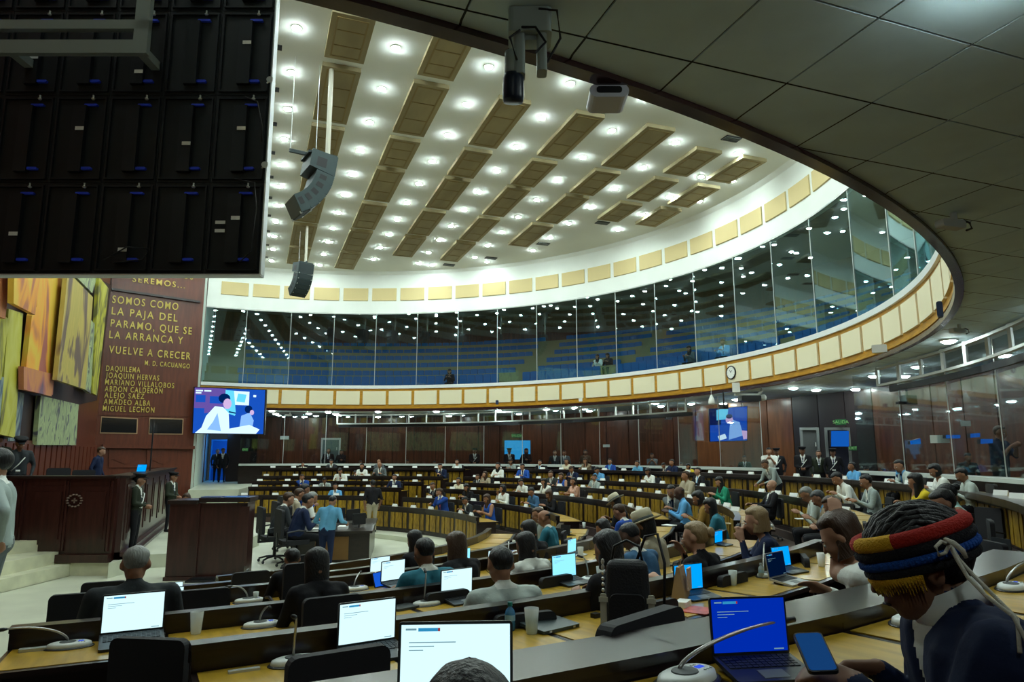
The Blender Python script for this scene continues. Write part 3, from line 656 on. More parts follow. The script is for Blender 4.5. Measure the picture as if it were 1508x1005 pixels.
def body(key, stand=False, lean=8, side=0, hy=0, hp=12, hr=0, LH=(-.17, .36, .80), RH=(.17, .36, .80), vox=.019, style='suit', fem=False, smooth=3, fat=1.08, curl=.5, dL=None, dR=None, twist=0, bare=False, spread=.16, nk=0):
    """returns (mesh, head matrix). slots: 0 skin 1 top 2 trousers 3 shoes 4 shirt 5 tie"""
    if key in BODIES: return BODIES[key]
    B = Body(vox); hipz = .90 if stand else .52; sw = (.168 if fem else .19)*fat; k = fat
    UB = Matrix.Translation((0, 0, hipz)) @ Matrix.Rotation(math.radians(-lean), 4, 'X') @ Matrix.Rotation(math.radians(side), 4, 'Y') @ Matrix.Rotation(math.radians(twist), 4, 'Z') @ Matrix.Translation((0, 0, -hipz))
    u = lambda x, y, z: UB @ Vector((x, y, hipz+z))
    # legs
    for s_ in (-1, 1):
        hp_ = Vector((s_*.09, 0, hipz-.01)); 
        if stand: kn = Vector((s_*.10, .02, .48)); an = Vector((s_*spread*.65, -.01, .09))
        else: kn = Vector((s_*.12, .42, .50)); an = Vector((s_*.12, .36, .10))
        B.cap(hp_, .095*k, kn, .062, 'pants'); B.cap(kn, .062, an, .042, 'pants' if not (fem and bare) else 'skin')
        B.cap(an+Vector((0, -.03, -.04)), .04, an+Vector((s_*.02, .15, -.055)), .034, 'shoe')
    B.ell((0, -.01, hipz), (.165*k, .125*k, .12), 'pants')
    # trunk
    tt = 'top'
    B.cap(u(-.06*k, 0, .06), .115*k, u(-.05*k, .0, .24), .11*k, tt); B.cap(u(.06*k, 0, .06), .115*k, u(.05*k, 0, .24), .11*k, tt)
    B.cap(u(-.075*k, .0, .24), .105*k, u(-.09*k, -.005, .38), .10*k, tt); B.cap(u(.075*k, 0, .24), .105*k, u(.09*k, -.005, .38), .10*k, tt)
    if fem: B.ell(u(-.065, .085, .33), (.06, .055, .06), tt); B.ell(u(.065, .085, .33), (.06, .055, .06), tt)
    B.cap(u(-sw*.80, -.005, .445), .062, u(sw*.80, -.005, .445), .062, tt)
    B.cap(u(-.07, -.01, .46), .055, u(0, .0, .50), .052, tt); B.cap(u(.07, -.01, .46), .055, u(0, 0, .50), .052, tt)
    nk0, nk1 = u(0, .005, .49), u(0, .03, .59)
    B.cap(nk0, .055, nk1, .05, 'skin')
    HM = Matrix.Translation(u(0, .04, .635+nk)) @ UB.to_3x3().to_4x4() @ Matrix.Rotation(math.radians(hy), 4, 'Z') @ Matrix.Rotation(math.radians(-hp+lean*.6), 4, 'X') @ Matrix.Rotation(math.radians(hr), 4, 'Y') @ Matrix.Diagonal((1.14, 1.1, 1.06, 1))
    E_ = lambda c, r: B.ell(c, r, 'skin', HM)
    E_((0, -.012, .03), (.076, .094, .085)); E_((0, .022, -.035), (.060, .068, .075)); E_((0, .045, -.078), (.034, .036, .030))
    E_((0, .062, .012), (.055, .028, .035)); E_((-.03, .070, -.02), (.024, .022, .022)); E_((.03, .070, -.02), (.024, .022, .022))
    B.cap(HM @ Vector((0, .086, .008)), .0085, HM @ Vector((0, .104, -.026)), .0125, 'skin'); E_((0, .084, -.058), (.022, .013, .011))
    E_((-.078, -.008, -.008), (.011, .020, .031)); E_((.078, -.008, -.008), (.011, .020, .031))
    B.cap(HM @ Vector((0, -.03, -.06)), .05, nk1, .05, 'skin')
    # arms
    for s_, H_, dd in ((-1, LH, dL), (1, RH, dR)):
        if H_ is None: continue
        S_ = u(s_*sw, -.005, .435); el, Hh = ik(S_, H_, .285, .26, (s_*.5, -.35, -.8))
        at_ = 'top' if style != 'bare' else 'skin'
        B.cap(S_, .060*k, el, .044*k, at_); fa = (Hh-el).normalized()
        wr = Hh; B.cap(el, .043*k, el+(wr-el)*.93, .031, at_ if style not in ('short',) else 'skin'); B.cap(el+(wr-el)*.9, .026, wr, .024, 'skin')
        d_ = Vector(dd) if dd else (fa*.8+Vector((0, .3, 0 if not stand else -.3)))
        nn = Vector((-s_*.55, .05, -.8)) if not stand else Vector((-s_*.9, .2, 0))
        hand(B, wr, d_, nn, curl=curl, side=s_ if False else (-1 if s_ > 0 else 1))
    me0 = B.mb.mesh('raw', SK[0]); ob = bpy.data.objects.new('raw', me0); COL.objects.link(ob)
    md = ob.modifiers.new('r', 'REMESH'); md.mode = 'VOXEL'; md.voxel_size = vox
    sm = ob.modifiers.new('s', 'SMOOTH'); sm.factor = .5; sm.iterations = smooth
    dg = bpy.context.evaluated_depsgraph_get(); dg.update(); me = bpy.data.meshes.new_from_object(ob.evaluated_get(dg)); bpy.data.objects.remove(ob)
    me.name = 'person'; nf = len(me.polygons); cen = np.empty(nf*3); me.polygons.foreach_get('center', cen); cen = cen.reshape(-1, 3)
    tags = ['skin', 'top', 'pants', 'shoe', 'shirt', 'tie']; best = np.full(nf, 1e9); idx = np.zeros(nf, int)
    for p0, p1, r0, r1, tg in B.caps:
        p0, p1 = np.array(p0), np.array(p1); d = p1-p0; L2 = max(1e-9, d @ d); t = np.clip(((cen-p0) @ d)/L2, 0, 1)
        dist = np.linalg.norm(cen-(p0+t[:, None]*d), axis=1)-(r0+(r1-r0)*t)
        if tg == 'top': dist = dist-.004
        if tg == 'skin': dist = dist+.001
        u_ = dist < best; best[u_] = dist[u_]; idx[u_] = tags.index(tg)
    UI = np.array(UB.inverted()); loc = cen @ UI[:3, :3].T + UI[:3, 3]; loc[:, 2] -= hipz
    no = np.empty(nf*3); me.polygons.foreach_get('normal', no); no = no.reshape(-1, 3) @ UI[:3, :3].T
    istop = (idx == 1)
    if style in ('suit', 'suitn'):
        v = istop & (loc[:, 1] < .17) & (no[:, 1] > .1) & (loc[:, 2] > .14) & (loc[:, 2] < .53) & (np.abs(loc[:, 0]) < (loc[:, 2]-.14)*.22); idx[v] = 4
        v2 = v & (np.abs(loc[:, 0]) < .02) & (loc[:, 2] < .48); idx[v2] = 5
        if style == 'suit': idx[istop & (loc[:, 2] > .485) & (np.abs(loc[:, 0]) < .075)] = 4
    elif style == 'dress' or style == 'bare' or fem:
        idx[istop & (no[:, 1] > 0) & (loc[:, 2] > .43) & (np.abs(loc[:, 0]) < (loc[:, 2]-.40)*1.0)] = 0
    me.materials.clear()
    for q in (SK[0], CL['black'], CL['black'], DARKM, CL['white'], CL['navy']): me.materials.append(q)
    me.polygons.foreach_set('material_index', idx); me.shade_smooth()
    BODIES[key] = (me, HM); return BODIES[key]
# eyes and mouth (one mesh, a child)
m = MB()
for s_ in (-1, 1):
    m.ell((s_*.031, .083, .0), (.014, .008, .0075), 10, 0); m.ell((s_*.031, .0895, .0), (.006, .003, .0062), 8, 1); m.tube([(s_*.016, .092, .020), (s_*.032, .092, .0245), (s_*.047, .080, .019)], .0035, 5, 1)
m.tube([(-.022, .0885, -.060), (0, .0965, -.058), (.022, .0885, -.060)], .0032, 5, 1)
FACE = m.mesh('face_features', [EYEW, DARKM], True)
m = MB()
for s_ in (-1, 1):
    m.tube([(s_*.033+.021*math.cos(t), .098, .001+.017*math.sin(t)) for t in [i*PI/6 for i in range(13)]], .0018, 5); m.tube([(s_*.054, .096, .004), (s_*.079, .0, .004)], .0018, 5)
m.tube([(-.012, .1, .004), (.012, .1, .004)], .0018, 5); SPECS = m.mesh('glasses', BLACK)
HAIRS = {}
def hairmesh(style, pit=0):
    pit = max(-16, min(32, round(pit/8)*8)) if style in ('mid', 'long', 'wavy') else 0
    if (style, pit) in HAIRS: return HAIRS[(style, pit)]
    tp_ = math.tan(math.radians(pit))
    n1, n2 = 20, 14; V = []; r_ = np.random.RandomState(len(style)*7+3)
    th = 1.0
    for i in range(n2+1):
        for j in range(n1):
            la = PI*i/n2; lo = 2*PI*j/n1; d = Vector((math.sin(la)*math.sin(lo), math.sin(la)*math.cos(lo), math.cos(la)))
            rr = Vector((.088, .108, .098))*(1+.025*r_.randn()); th_ = {'short': 0, 'crop': -.006, 'mid': .006, 'long': .008, 'bun': .003, 'bald': -.012, 'wavy': .018, 'pony': .002}.get(style, 0)
            rr = Vector((rr.x+th_, rr.y+th_, rr.z+th_)); p = Vector((d.x*rr.x, d.y*rr.y-.012, d.z*rr.z+.030))
            face = d.y > .18+.25*max(0, -d.z) and d.z < (.52 if style != 'bald' else 1.2)
            side_ = abs(d.x) > .55 and d.z < .05 and d.y > -.25
            if style == 'bald' and d.z > .25: p = p*.80
            if face: p = Vector((p.x*.72, p.y*.62, p.z*.7))
            elif style in ('short', 'crop', 'bald', 'bun', 'pony'):
                if side_ or (d.z < -.15 and d.y > -.15): p = Vector((p.x*.80, p.y*.86 if d.y < 0 else p.y*.6, max(p.z, -.055)))
                elif d.z < -.15: p = Vector((p.x*(.92 if d.z > -.8 else .7), p.y*(1.0 if d.z > -.8 else .75), max(p.z, -.075)))
            else:
                if d.z < .1:
                    L = {'mid': .10, 'long': .26, 'wavy': .16}[style]
                    q = min(1, (.1-d.z)/.9); p.z = .04-q*(L+.03)+.012*r_.randn()*q; p.x = (.092+.012*q+(.02 if style == 'wavy' else 0))*math.copysign(min(1, abs(d.x)/max(.2, math.sin(la))), d.x); p.y = min(p.y, .03)-.0*q
                    if d.y < 0: p.y = -.10*min(1, -d.y/max(.25, math.sin(la)))-.018*q-.01
                    p.x *= 1-.22*q; p.y += tp_*max(0, .0-p.z)
                    if i == n2: p.x *= .2
            V.append(p)
    m = MB(); m.poly(V, [(i*n1+j, i*n1+(j+1) % n1, (i+1)*n1+(j+1) % n1, (i+1)*n1+j) for i in range(n2) for j in range(n1)])
    if style == 'bun': m.ell((0, -.125, .03), (.045, .04, .045), 12)
    if style == 'pony': m.tube([(0, -.10, .03), (0, -.15, .01), (.01, -.155, -.07), (.015, -.13, -.16)], [.02, .032, .03, .008], 8)
    me = m.mesh('hair', HAIRC['black'], True)
    ob = bpy.data.objects.new('h', me); COL.objects.link(ob); sb = ob.modifiers.new('s', 'SUBSURF'); sb.levels = 1
    dg = bpy.context.evaluated_depsgraph_get(); dg.update(); me = bpy.data.meshes.new_from_object(ob.evaluated_get(dg)); bpy.data.objects.remove(ob); me.name = 'hair'
    HAIRS[(style, pit)] = me; return me
# hats
def capm():   # peaked dress cap of an officer
    m = MB(); m.lathe([(.088, .055), (.092, .085), (.118, .115), (.115, .13), (.06, .138), (0, .14)], (0, -.01, 0), 20, 0, 1, 1.12); m.prism([(-.06, .075, .06), (.06, .075, .06), (.045, .15, .045), (-.045, .15, .045)], (0, 0, .008)); return m.mesh('peaked_cap', CL['black'], True)
def fedora(): 
    m = MB(); m.lathe([(.155, .045), (.16, .052), (.092, .062), (.094, .07)], (0, -.01, 0), 24, 0, 1, 1.15); m.lathe([(.092, .06), (.088, .15), (.07, .168), (.03, .155), (0, .15)], (0, -.01, 0), 24, 0, 1, 1.15)
    m.lathe([(.0945, .062), (.0935, .085), (.092, .086)], (0, -.01, 0), 24, 1, 1, 1.15); return m.mesh('hat', [CL['cream'], CL['dgrey']], True)
CAPM, FEDM = capm(), fedora()
m = MB(); m.tube([(-.15, -.02, .44), (-.10, .125, .34), (.0, .135, .20), (.12, .11, .06)], .012, 6); m.tube([(.12, -.11, .03), (-.02, -.13, .2), (-.15, -.06, .44)], .012, 6)
m.lathe([(.165, .0), (.168, .045), (.163, .045), (.16, .0)], (0, -.005, .04), 20, 0, 1, .78); SASH = m.mesh('white_sash', CL['white'], True)
GLOVE = CL['white']

def person(x, y, z, rz, key, kw, top='black', pants='black', hair=('short', 'black'), skin=1, label='', group=None, scale=1.0, shirt='white', tie='navy', acc=(), name='person', cat='person'):
    me, HM = body(key, **kw)
    o = bpy.data.objects.new(name, me); COL.objects.link(o); o.location = (x, y, z); o.rotation_euler = (0, 0, rz); o.scale = (scale,)*3
    for i, mm in enumerate((SK[skin], CL[top], CL[pants], CL['black'], CL[shirt], CL[tie])):
        o.material_slots[i].link = 'OBJECT'; o.material_slots[i].material = mm
    fc = link('face_features', FACE, o, HM)
    if hair:
        h = link('hair', hairmesh(hair[0], math.degrees(math.asin(max(-1, min(1, -HM.to_3x3().normalized().col[1].z))))), o, HM); h.material_slots[0].link = 'OBJECT'; h.material_slots[0].material = HAIRC[hair[1]]
    hipz = .90 if kw.get('stand') else .52
    if 'cap' in acc: link('peaked_cap', CAPM, o, HM)
    if 'hat' in acc: link('hat', FEDM, o, HM)
    if 'glasses' in acc: link('glasses', SPECS, o, HM)
    if 'sash' in acc: link('white_sash', SASH, o, Matrix.Translation((0, 0, hipz)))
    tag(o, label, cat, group); return o
# chair: swivel office chair
def chairmesh():
    D = {}
    m = MB(); m.rbox(-.23, .23, -.30, -.245, .52, 1.0, .045); D['backrest'] = m.mesh('backrest', BLKF)
    m = MB(); m.rbox(-.24, .24, -.24, .22, .40, .475, .07, axis='z'); D['seat'] = m.mesh('seat', BLKF)
    m = MB(); m.box(-.03, .03, -.31, -.28, .40, .60); m.box(-.03, .03, -.31, 0, .36, .40); m.tube([(0, 0, .10), (0, 0, .40)], .03, 8); D['column'] = m.mesh('column', BLACK)
    m = MB()
    for i in range(5):
        a = 2*PI*i/5+.3; m.tube([(0, 0, .11), (.16*math.cos(a), .16*math.sin(a), .10), (.29*math.cos(a), .29*math.sin(a), .065)], [.025, .02, .016], 6); m.ell((.29*math.cos(a), .29*math.sin(a), .032), (.028, .028, .03), 8)
    D['base'] = m.mesh('base', BLACK)
    for s_ in (-1, 1): m = MB(); m.tube([(s_*.24, -.2, .44), (s_*.28, -.2, .62), (s_*.28, .0, .65), (s_*.28, .12, .63)], .016, 6); D['armrest%d' % s_] = m.mesh('armrest', BLACK)
    return D
CHM = chairmesh()
def chair(x, y, z, rz, label, group=None, full=True, s=1.0):
    o = empty('office_chair', (x, y, z), rz); o.scale = (s,)*3
    for k, me in CHM.items():
        if full or k in ('backrest', 'seat', 'column', 'base'): link(me.name.split('.')[0], me, o)
    tag(o, label, 'chair', group); return o
POSE = {
 'type': dict(lean=10, hp=18), 'down': dict(lean=16, hp=35, LH=(-.14, .34, .82), RH=(.14, .34, .82)), 'upright': dict(lean=0, hp=3, LH=(-.2, .3, .80), RH=(.22, .32, .80)),
 'chin': dict(lean=16, hp=14, hy=12, RH=(.06, .22, 1.06), LH=(-.1, .36, .80), dR=(0, .0, 1)), 'chinl': dict(lean=14, hp=10, hy=-15, LH=(-.06, .22, 1.05), RH=(.12, .38, .80), dL=(0, .0, 1)),
 'lefty': dict(lean=6, side=-8, hy=30, hp=8), 'righty': dict(lean=6, side=8, hy=-30, hp=8), 'back': dict(lean=-12, hp=0, hy=10, LH=(-.25, .3, .74), RH=(.25, .3, .74)),
 'fdown': dict(lean=12, hp=28, fem=True, LH=(-.12, .34, .82), RH=(.12, .34, .82), style='dress'), 'fup': dict(lean=3, hp=4, fem=True, style='dress'), 'fside': dict(lean=5, hy=-35, hp=6, fem=True, style='dress', RH=(.05, .24, 1.0)),
 'fchin': dict(lean=14, hp=16, hy=-15, fem=True, style='dress', LH=(-.03, .22, 1.02), dL=(0, 0, 1)), 'fbare': dict(lean=8, hp=20, fem=True, style='bare'), 'shirtdown': dict(lean=14, hp=30, style='shirt'), 'shirtup': dict(lean=4, hp=5, hy=-12, style='shirt'),
 'stand': dict(stand=True, lean=0, hp=4, LH=(-.25, .03, .82), RH=(.25, .03, .82), vox=.022), 'standc': dict(stand=True, lean=0, hp=4, LH=(-.05, .22, 1.0), RH=(.06, .2, 1.0), vox=.022), 'fstand': dict(stand=True, lean=0, hp=4, fem=True, style='dress', LH=(-.06, .24, 1.15), RH=(.2, .1, .9), vox=.022),
 'bend': dict(stand=True, lean=38, hp=22, LH=(-.15, .5, .93), RH=(.2, .5, .90), vox=.022), 'phone': dict(stand=True, lean=2, hp=10, LH=(-.06, .28, 1.3), RH=(.07, .27, 1.3), vox=.022, style='short'),
 'standd': dict(stand=True, lean=4, hp=18, LH=(-.24, .12, .86), RH=(.26, .1, .86), vox=.022, style='shirt')}
CP_ = Vector((C.x, C.y, 0))
def floor_rel(k): return FK[k]-CAMZ
def place(px, py, k, pose, top, hair, skin, label, yaw=0, mode=None, chairs=True, vox=None, **kw):
    """head top at the pixel, sitting behind desk row k"""
    pk = pose; kw2 = dict(POSE[pose])
    if vox: kw2['vox'] = vox; kw2['smooth'] = 4; pk = pose+str(vox)
    if 'over' in kw: kw2.update(kw['over']); pk += label
    a = {q: kw[q] for q in ('pants', 'shirt', 'tie', 'acc', 'group') if q in kw}
    # head sits ahead of the seat when leaning: move the seat back so that the head meets the pixel
    me, HM = body(pk, **kw2); hx = HM.translation; ht = hx.z+.125; z = FK[k]
    if mode == 'F': p = atF(px, py, kw['F'])
    elif mode == 'z': p = atz(px, py, z+ht)
    else: q = circ(px, py, RK[k]+.85); p = Vector((q.x, q.y, 0))
    F = p.x*FW.x+p.y*FW.y; sc = min(1.2, max(.86, (atF(px, py, F).z-z)/ht))
    rz = math.atan2(-(C.x-p.x), C.y-p.y)+math.radians(yaw)
    off = Matrix.Rotation(rz, 3, 'Z') @ Vector((hx.x, hx.y, 0))*sc
    o = person(p.x-off.x, p.y-off.y, z, rz, pk, kw2, top, hair=hair, skin=skin, label=label, scale=sc, **a)
    if chairs: chair(p.x-off.x, p.y-off.y, z, rz, ' '.join(('black office chair under '+label).split()[:15]), 'office chairs behind the desks', full=py > 740, s=.98)
    return o
def W(s, n=16): return ' '.join(s.split()[:n])
B, K, G = ('short', 'black'), ('short', 'brown'), ('short', 'grey')
LB, LBR, MB_, WB = ('long', 'black'), ('long', 'brown'), ('mid', 'black'), ('wavy', 'brown')
FAR = [  # px, py(head top), row, pose, top, hair, skin, label, extra
 (501, 690, 3, 'down', 'white', B, 1, 'man in white suit looking down in the far left block', {}),
 (533, 683, 4, 'fup', 'white', LB, 1, 'woman in white with long dark hair, fifth tier of far left block', {}),
 (559, 681, 4, 'type', 'dgrey', ('bald', 'grey'), 1, 'balding man in dark grey shirt beside the woman in white, far left block', {}),
 (446, 683, 5, 'back', 'beige', K, 1, 'person in beige jacket leaning back in the far left back row', {}),
 (488, 677, 5, 'type', 'charcoal', B, 1, 'man in dark suit seated before the grey door, far left back row', {}),
 (445, 699, 2, 'chin', 'blue', K, 1, 'bearded man in blue suit resting chin on hand, far left block', {}),
 (478, 704, 2, 'down', 'grey', B, 2, 'person in pale grey sweater bent low behind the desk, far left block', {}),
 (494, 713, 1, 'upright', 'sky', B, 1, 'man in bright light blue suit in the front row of far left block', dict(acc=('glasses',))),
 (581, 699, 2, 'upright', 'navy', B, 1, 'man in navy suit with open white shirt at the right end of a left block row', {}),
 (523, 700, 4, 'down', 'black', B, 2, 'person in black low beside the woman in white, far left block', {}),
 (637, 711, 1, 'chin', 'black', K, 1, 'man in black with hand on chin behind the blue suited man', dict(acc=('glasses',))),
 (647, 719.6, 0, 'chinl', 'blue', K, 1, 'man in bright blue suit and light shirt in the front row of central block', dict(tie='pink')),
 (685, 732, 0, 'down', 'charcoal', B, 1, 'man in charcoal suit looking down at his phone in the front row', {}),
 (717, 728.6, 0, 'fbare', 'royal', LBR, 1, 'woman in sleeveless blue top at the right end of the front row', {}),
 (675, 704, 2, 'fup', 'cream', MB_, 1, 'woman in cream top with hands clasped, third row of central block', {}),
 (687, 713, 1, 'fdown', 'black', LB, 1, 'woman in black with long dark hair, second row left of centre', {}),
 (740, 715, 1, 'fside', 'white', MB_, 1, 'woman in white sweater looking aside in the second central row', {}),
 (767, 706, 2, 'shirtdown', 'white', B, 1, 'man in white shirt looking down in the third central row', {}),
 (801, 705, 2, 'fchin', 'white', LB, 1, 'woman in white top touching her chin with dark long hair, third row', {}),
 (782, 718.6, 1, 'shirtdown', 'denim', B, 1, 'bearded man in denim blue jacket in the second central row', {}),
 (808.5, 722.6, 1, 'fdown', 'black', ('wavy', 'brown'), 1, 'woman in black jacket with wavy hair typing, right end of second row', {}),
 (703, 699, 3, 'type', 'charcoal', K, 1, 'man in dark jacket beside the fair haired woman, fourth central row', {}),
 (714, 695, 3, 'fside', 'beige', ('long', 'brown'), 0, 'woman in beige turned aside, fourth central row', {}),
 (811, 694, 3, 'type', 'charcoal', K, 0, 'man in dark jacket and white shirt beside the blue dress', {}),
 (733, 682, 4, 'fup', 'white', LB, 0, 'woman in white blouse with dark hair near the blue screen, fifth row', {}),
 (752, 676, 5, 'fdown', 'grey', MB_, 1, 'person in grey pattern top just below the blue screen', {}),
 (769, 683, 4, 'type', 'royal', B, 1, 'man in vivid blue suit reading a white paper, fifth row', {}),
 (795, 678, 5, 'upright', 'black', B, 0, 'man in black suit and pale tie in the back row right of blue screen', dict(tie='sky')),
 (648, 683, 4, 'chin', 'navy', B, 0, 'man in navy with white collar at the left part of the fifth row', {}),
 (673, 677, 5, 'fup', 'lgrey', MB_, 0, 'woman in pale cardigan in the back row left of the officers', {}),
 (558, 677, 5, 'type', 'dgrey', ('bald', 'grey'), 1, 'grey haired older man in the back row of far left block', {}),
 (834, 676, 5, 'fup', 'cream', ('bun', 'black'), 1, 'woman in cream dress with hair up in the back row', {}),
 (862, 675, 5, 'fchin', 'khaki', LBR, 1, 'woman in dull yellow blazer with hand at mouth in the back row', {}),
 (898, 676, 5, 'upright', 'blue', B, 1, 'man in blue suit with light blue shirt in the back row', dict(shirt='sky', tie='sky')),
 (841, 687, 4, 'down', 'navy', K, 1, 'man in navy jacket below the woman in cream, fifth row', {}),
 (879, 688, 4, 'down', 'sky', B, 1, 'person in light blue shirt with dark hair bent down, fifth row', dict(over=dict(style='shirt'))),
 (938, 679, 5, 'shirtup', 'shirtblue', B, 1, 'man in blue shirt with a dark strap in the back row', {}),
 (954, 690, 4, 'fdown', 'white', MB_, 2, 'woman in white jacket over black leaning at the desk, fifth row', {}),
 (977, 682, 5, 'down', 'black', B, 1, 'man in black suit and white shirt, back row near the glass post', {}),
 (989, 677, 5, 'shirtup', 'navy', B, 1, 'person in dark blue beside the black suited man, back row', {}),
 (1013, 683, 5, 'fdown', 'yellow', MB_, 1, 'woman in bright yellow blazer in the back row right of centre', {}),
 (1027, 689, 4, 'upright', 'black', B, 0, 'man in black suit and blue tie behind the beige jacket', dict(tie='sky', sc=1.0)),
 (1009, 694, 3, 'shirtup', 'beige', K, 1, 'heavy man in beige jacket sitting tall in the fourth row', dict(over=dict(fat=1.2))),
 (875, 699, 3, 'lefty', 'grey', B, 1, 'person in grey green leaning on the desk, fourth row', {}),
 (844, 704, 2, 'fup', 'peach', MB_, 1, 'woman in peach vest with bare arms, third row', dict(over=dict(style='bare'))),
 (826, 697, 3, 'fbare', 'royal', LBR, 0, 'woman in blue dress beside the dark jacketed man, fourth row', {}),
 (907, 731, 1, 'fdown', 'black', LB, 1, 'woman in black and white hat looking at her phone', dict(acc=('hat',), yaw=-20)),
 (912, 740, 1, 'down', 'blue', K, 1, 'young man in royal blue jacket bending over his desk', dict(F=14, yaw=-15)),
 (988, 715, 2, 'chin', 'dgrey', B, 1, 'bearded man in dark grey suit with chin in hand, third row', dict(F=17.2, yaw=50)),
 (1000, 717, 2, 'type', 'sky', ('bald', 'black'), 3, 'bald dark skinned man in light blue shirt, third row', dict(F=16.2, over=dict(style='shirt'))),
 (1028, 724, 2, 'fdown', 'mustard', MB_, 1, 'woman in mustard brown jacket in profile, third row', dict(F=14.6)),
 (1046, 735, 2, 'fdown', 'teal', LB, 1, 'woman in teal denim jacket with black hair, third row', dict(F=13)),
 (1059, 703, 3, 'fdown', 'green', LB, 0, 'woman in green blazer looking down at her phone, fourth row', dict(F=20.5)),
 (1136, 707, 3, 'back', 'black', ('bald', 'grey'), 0, 'balding man in black suit and white shirt looking up, fourth row', dict(F=17.5, hy=0)),
 (1187, 718, 3, 'down', 'lgrey', G, 1, 'grey haired man with glasses in pale grey suit writing at his desk', dict(F=13.9, acc=('glasses',))),
 (1204, 723, 3, 'down', 'khaki', ('short', 'dkgrey'), 1, 'man in brown jacket and blue shirt beside the pale grey suit', dict(F=12.8, shirt='sky')),
 (1222, 732, 3, 'shirtdown', 'blue', ('mid', 'brown'), 1, 'brown haired person in bright blue jacket, nearest of the three writing', dict(F=11.6)),
 (1254, 681, 5, 'shirtup', 'sky', B, 2, 'bearded man in bright blue shirt in the back row on the right', dict(over=dict(style='shirt', fat=1.1))),
 (1232, 696, 4, 'shirtdown', 'white', B, 1, 'man in white and dark shirt leaning forward, fifth row right', dict(over=dict(lean=24))),
 (1274, 700, 4, 'type', 'grey', B, 1, 'man with glasses in grey suit and dark tie, fifth row right', dict(acc=('glasses',), F=15)),
 (1323, 678, 5, 'chin', 'lgrey', B, 1, 'man in grey suit over blue shirt touching his nose, back row right', dict(F=17, shirt='sky')),
 (1376, 684, 5, 'fdown', 'white', MB_, 1, 'woman in white blouse leaning down in the back row right', dict(F=14.3)),
 (1415, 690, 5, 'shirtdown', 'lgrey', B, 1, 'person in pale shirt with arms forward beside the woman in white', dict(F=13.2)),
 (1347, 698, 4, 'fchin', 'yellow', LB, 1, 'woman in bright yellow sweater with head propped on her hand', dict(F=13.2, acc=())),
 (1394, 714, 4, 'fdown', 'aqua', ('bun', 'black'), 1, 'woman in pale aqua sleeveless top behind the blue suit', dict(F=10.0, over=dict(style='bare'))),
]
for px, py, k, pose, top, hair, skin, label, ex in FAR:
    ex = dict(ex); ex.pop('hy', 0); ex.pop('sc', 0)
    yaw = ex.pop('yaw', 0)
    place(px, py, k, pose, top, hair, skin, W(label, 15), yaw=yaw, mode='F' if 'F' in ex else 'c', **ex)
# people behind the glass partition and standing round the hall
def stand_at(px, py, F, z, pose, top, hair, skin, label, face=0, pants='black', acc=(), over=None, **kw):
    if isinstance(F, str): c = circ(px, py, float(F)); F = c.x*FW.x+c.y*FW.y
    p = atF(px, py, F); kw2 = dict(POSE[pose]); pk = pose
    if over: kw2.update(over); pk += label
    me, HM = body(pk, **kw2); sc = (p.z-z)/(HM.translation.z+.12)
    rz = math.atan2(-( -p.x), -p.y)+math.radians(face)     # towards the camera
    rz = math.atan2(p.x, -p.y)+math.radians(face)
    off = Matrix.Rotation(rz, 3, 'Z') @ Vector((HM.translation.x, HM.translation.y, 0))*sc
    return person(p.x-off.x, p.y-off.y, z, rz, pk, kw2, top, pants, hair, skin, W(label, 16), scale=sc, acc=acc, **kw)
Z5 = FK[5]
stand_at(484, 661, '21.2', Z5, 'stand', 'black', B, 1, 'standing man in black suit before the grey door behind the far rows')
stand_at(503, 663, '21.1', Z5, 'fstand', 'black', LB, 1, 'standing woman in black holding her arm up, right of the grey door')
stand_at(699, 661, '21.2', Z5, 'standc', 'black', None, 1, 'standing officer in dark uniform with white sash, left of the blue screen', acc=('cap', 'sash'))
stand_at(750, 661, '21.2', Z5, 'standc', 'black', None, 1, 'standing officer with white sash silhouetted before the blue screen', acc=('cap', 'sash'))
stand_at(775, 661, '21.3', Z5, 'fstand', 'black', LB, 1, 'standing long haired woman in black at the right edge of blue screen')
stand_at(862, 663, '21.2', Z5, 'fstand', 'brown', MB_, 1, 'standing woman in brown behind the dull yellow blazer')
stand_at(817, 664, '21.2', Z5, 'stand', 'charcoal', K, 0, 'tall bystander in dark suit behind glass near the centre')
stand_at(831, 664, '21.6', Z5, 'stand', 'dgrey', B, 1, 'second bystander in dark grey behind the glass near the centre')
stand_at(960, 668, '21.2', Z5, 'phone', 'dgrey', B, 1, 'photographer in grey behind the glass holding a camera')
stand_at(1132, 660, 25.5, Z5, 'phone', 'white', B, 1, 'standing man in white shirt talking on a phone by the brown wall')
stand_at(1143, 661, 26.6, Z5, 'stand', 'black', None, 2, 'officer in white cap partly hidden behind the white shirted man', acc=('cap', 'sash'))
stand_at(1126, 678, 21.5, FK[4], 'bend', 'grey', K, 1, 'man in light grey suit standing bent over his papers', face=-55, over=dict(lean=30))
stand_at(1181, 659, 24.5, Z5, 'standc', 'black', None, 2, 'guard in black uniform with white cords left of the side door', acc=('cap', 'sash'))
stand_at(1226, 662, 24.6, Z5, 'stand', 'black', None, 2, 'guard in black uniform standing in the dark side doorway', acc=('cap', 'sash'))
stand_at(1205, 664, 25.2, Z5, 'stand', 'olive', K, 1, 'dim figure in dark olive between the two door guards')
stand_at(1096, 672, '21.2', Z5, 'stand', 'olive', B, 1, 'dim seated attendant in dark green behind the parapet below the wall screen')
stand_at(1472, 628, '21.3', Z5, 'phone', 'navy', K, 1, 'tall man in navy working behind the right hand glass', face=60)
stand_at(1425, 668, '21.2', Z5, 'standd', 'charcoal', B, 1, 'person in dark suit holding papers behind the right hand glass', face=30)
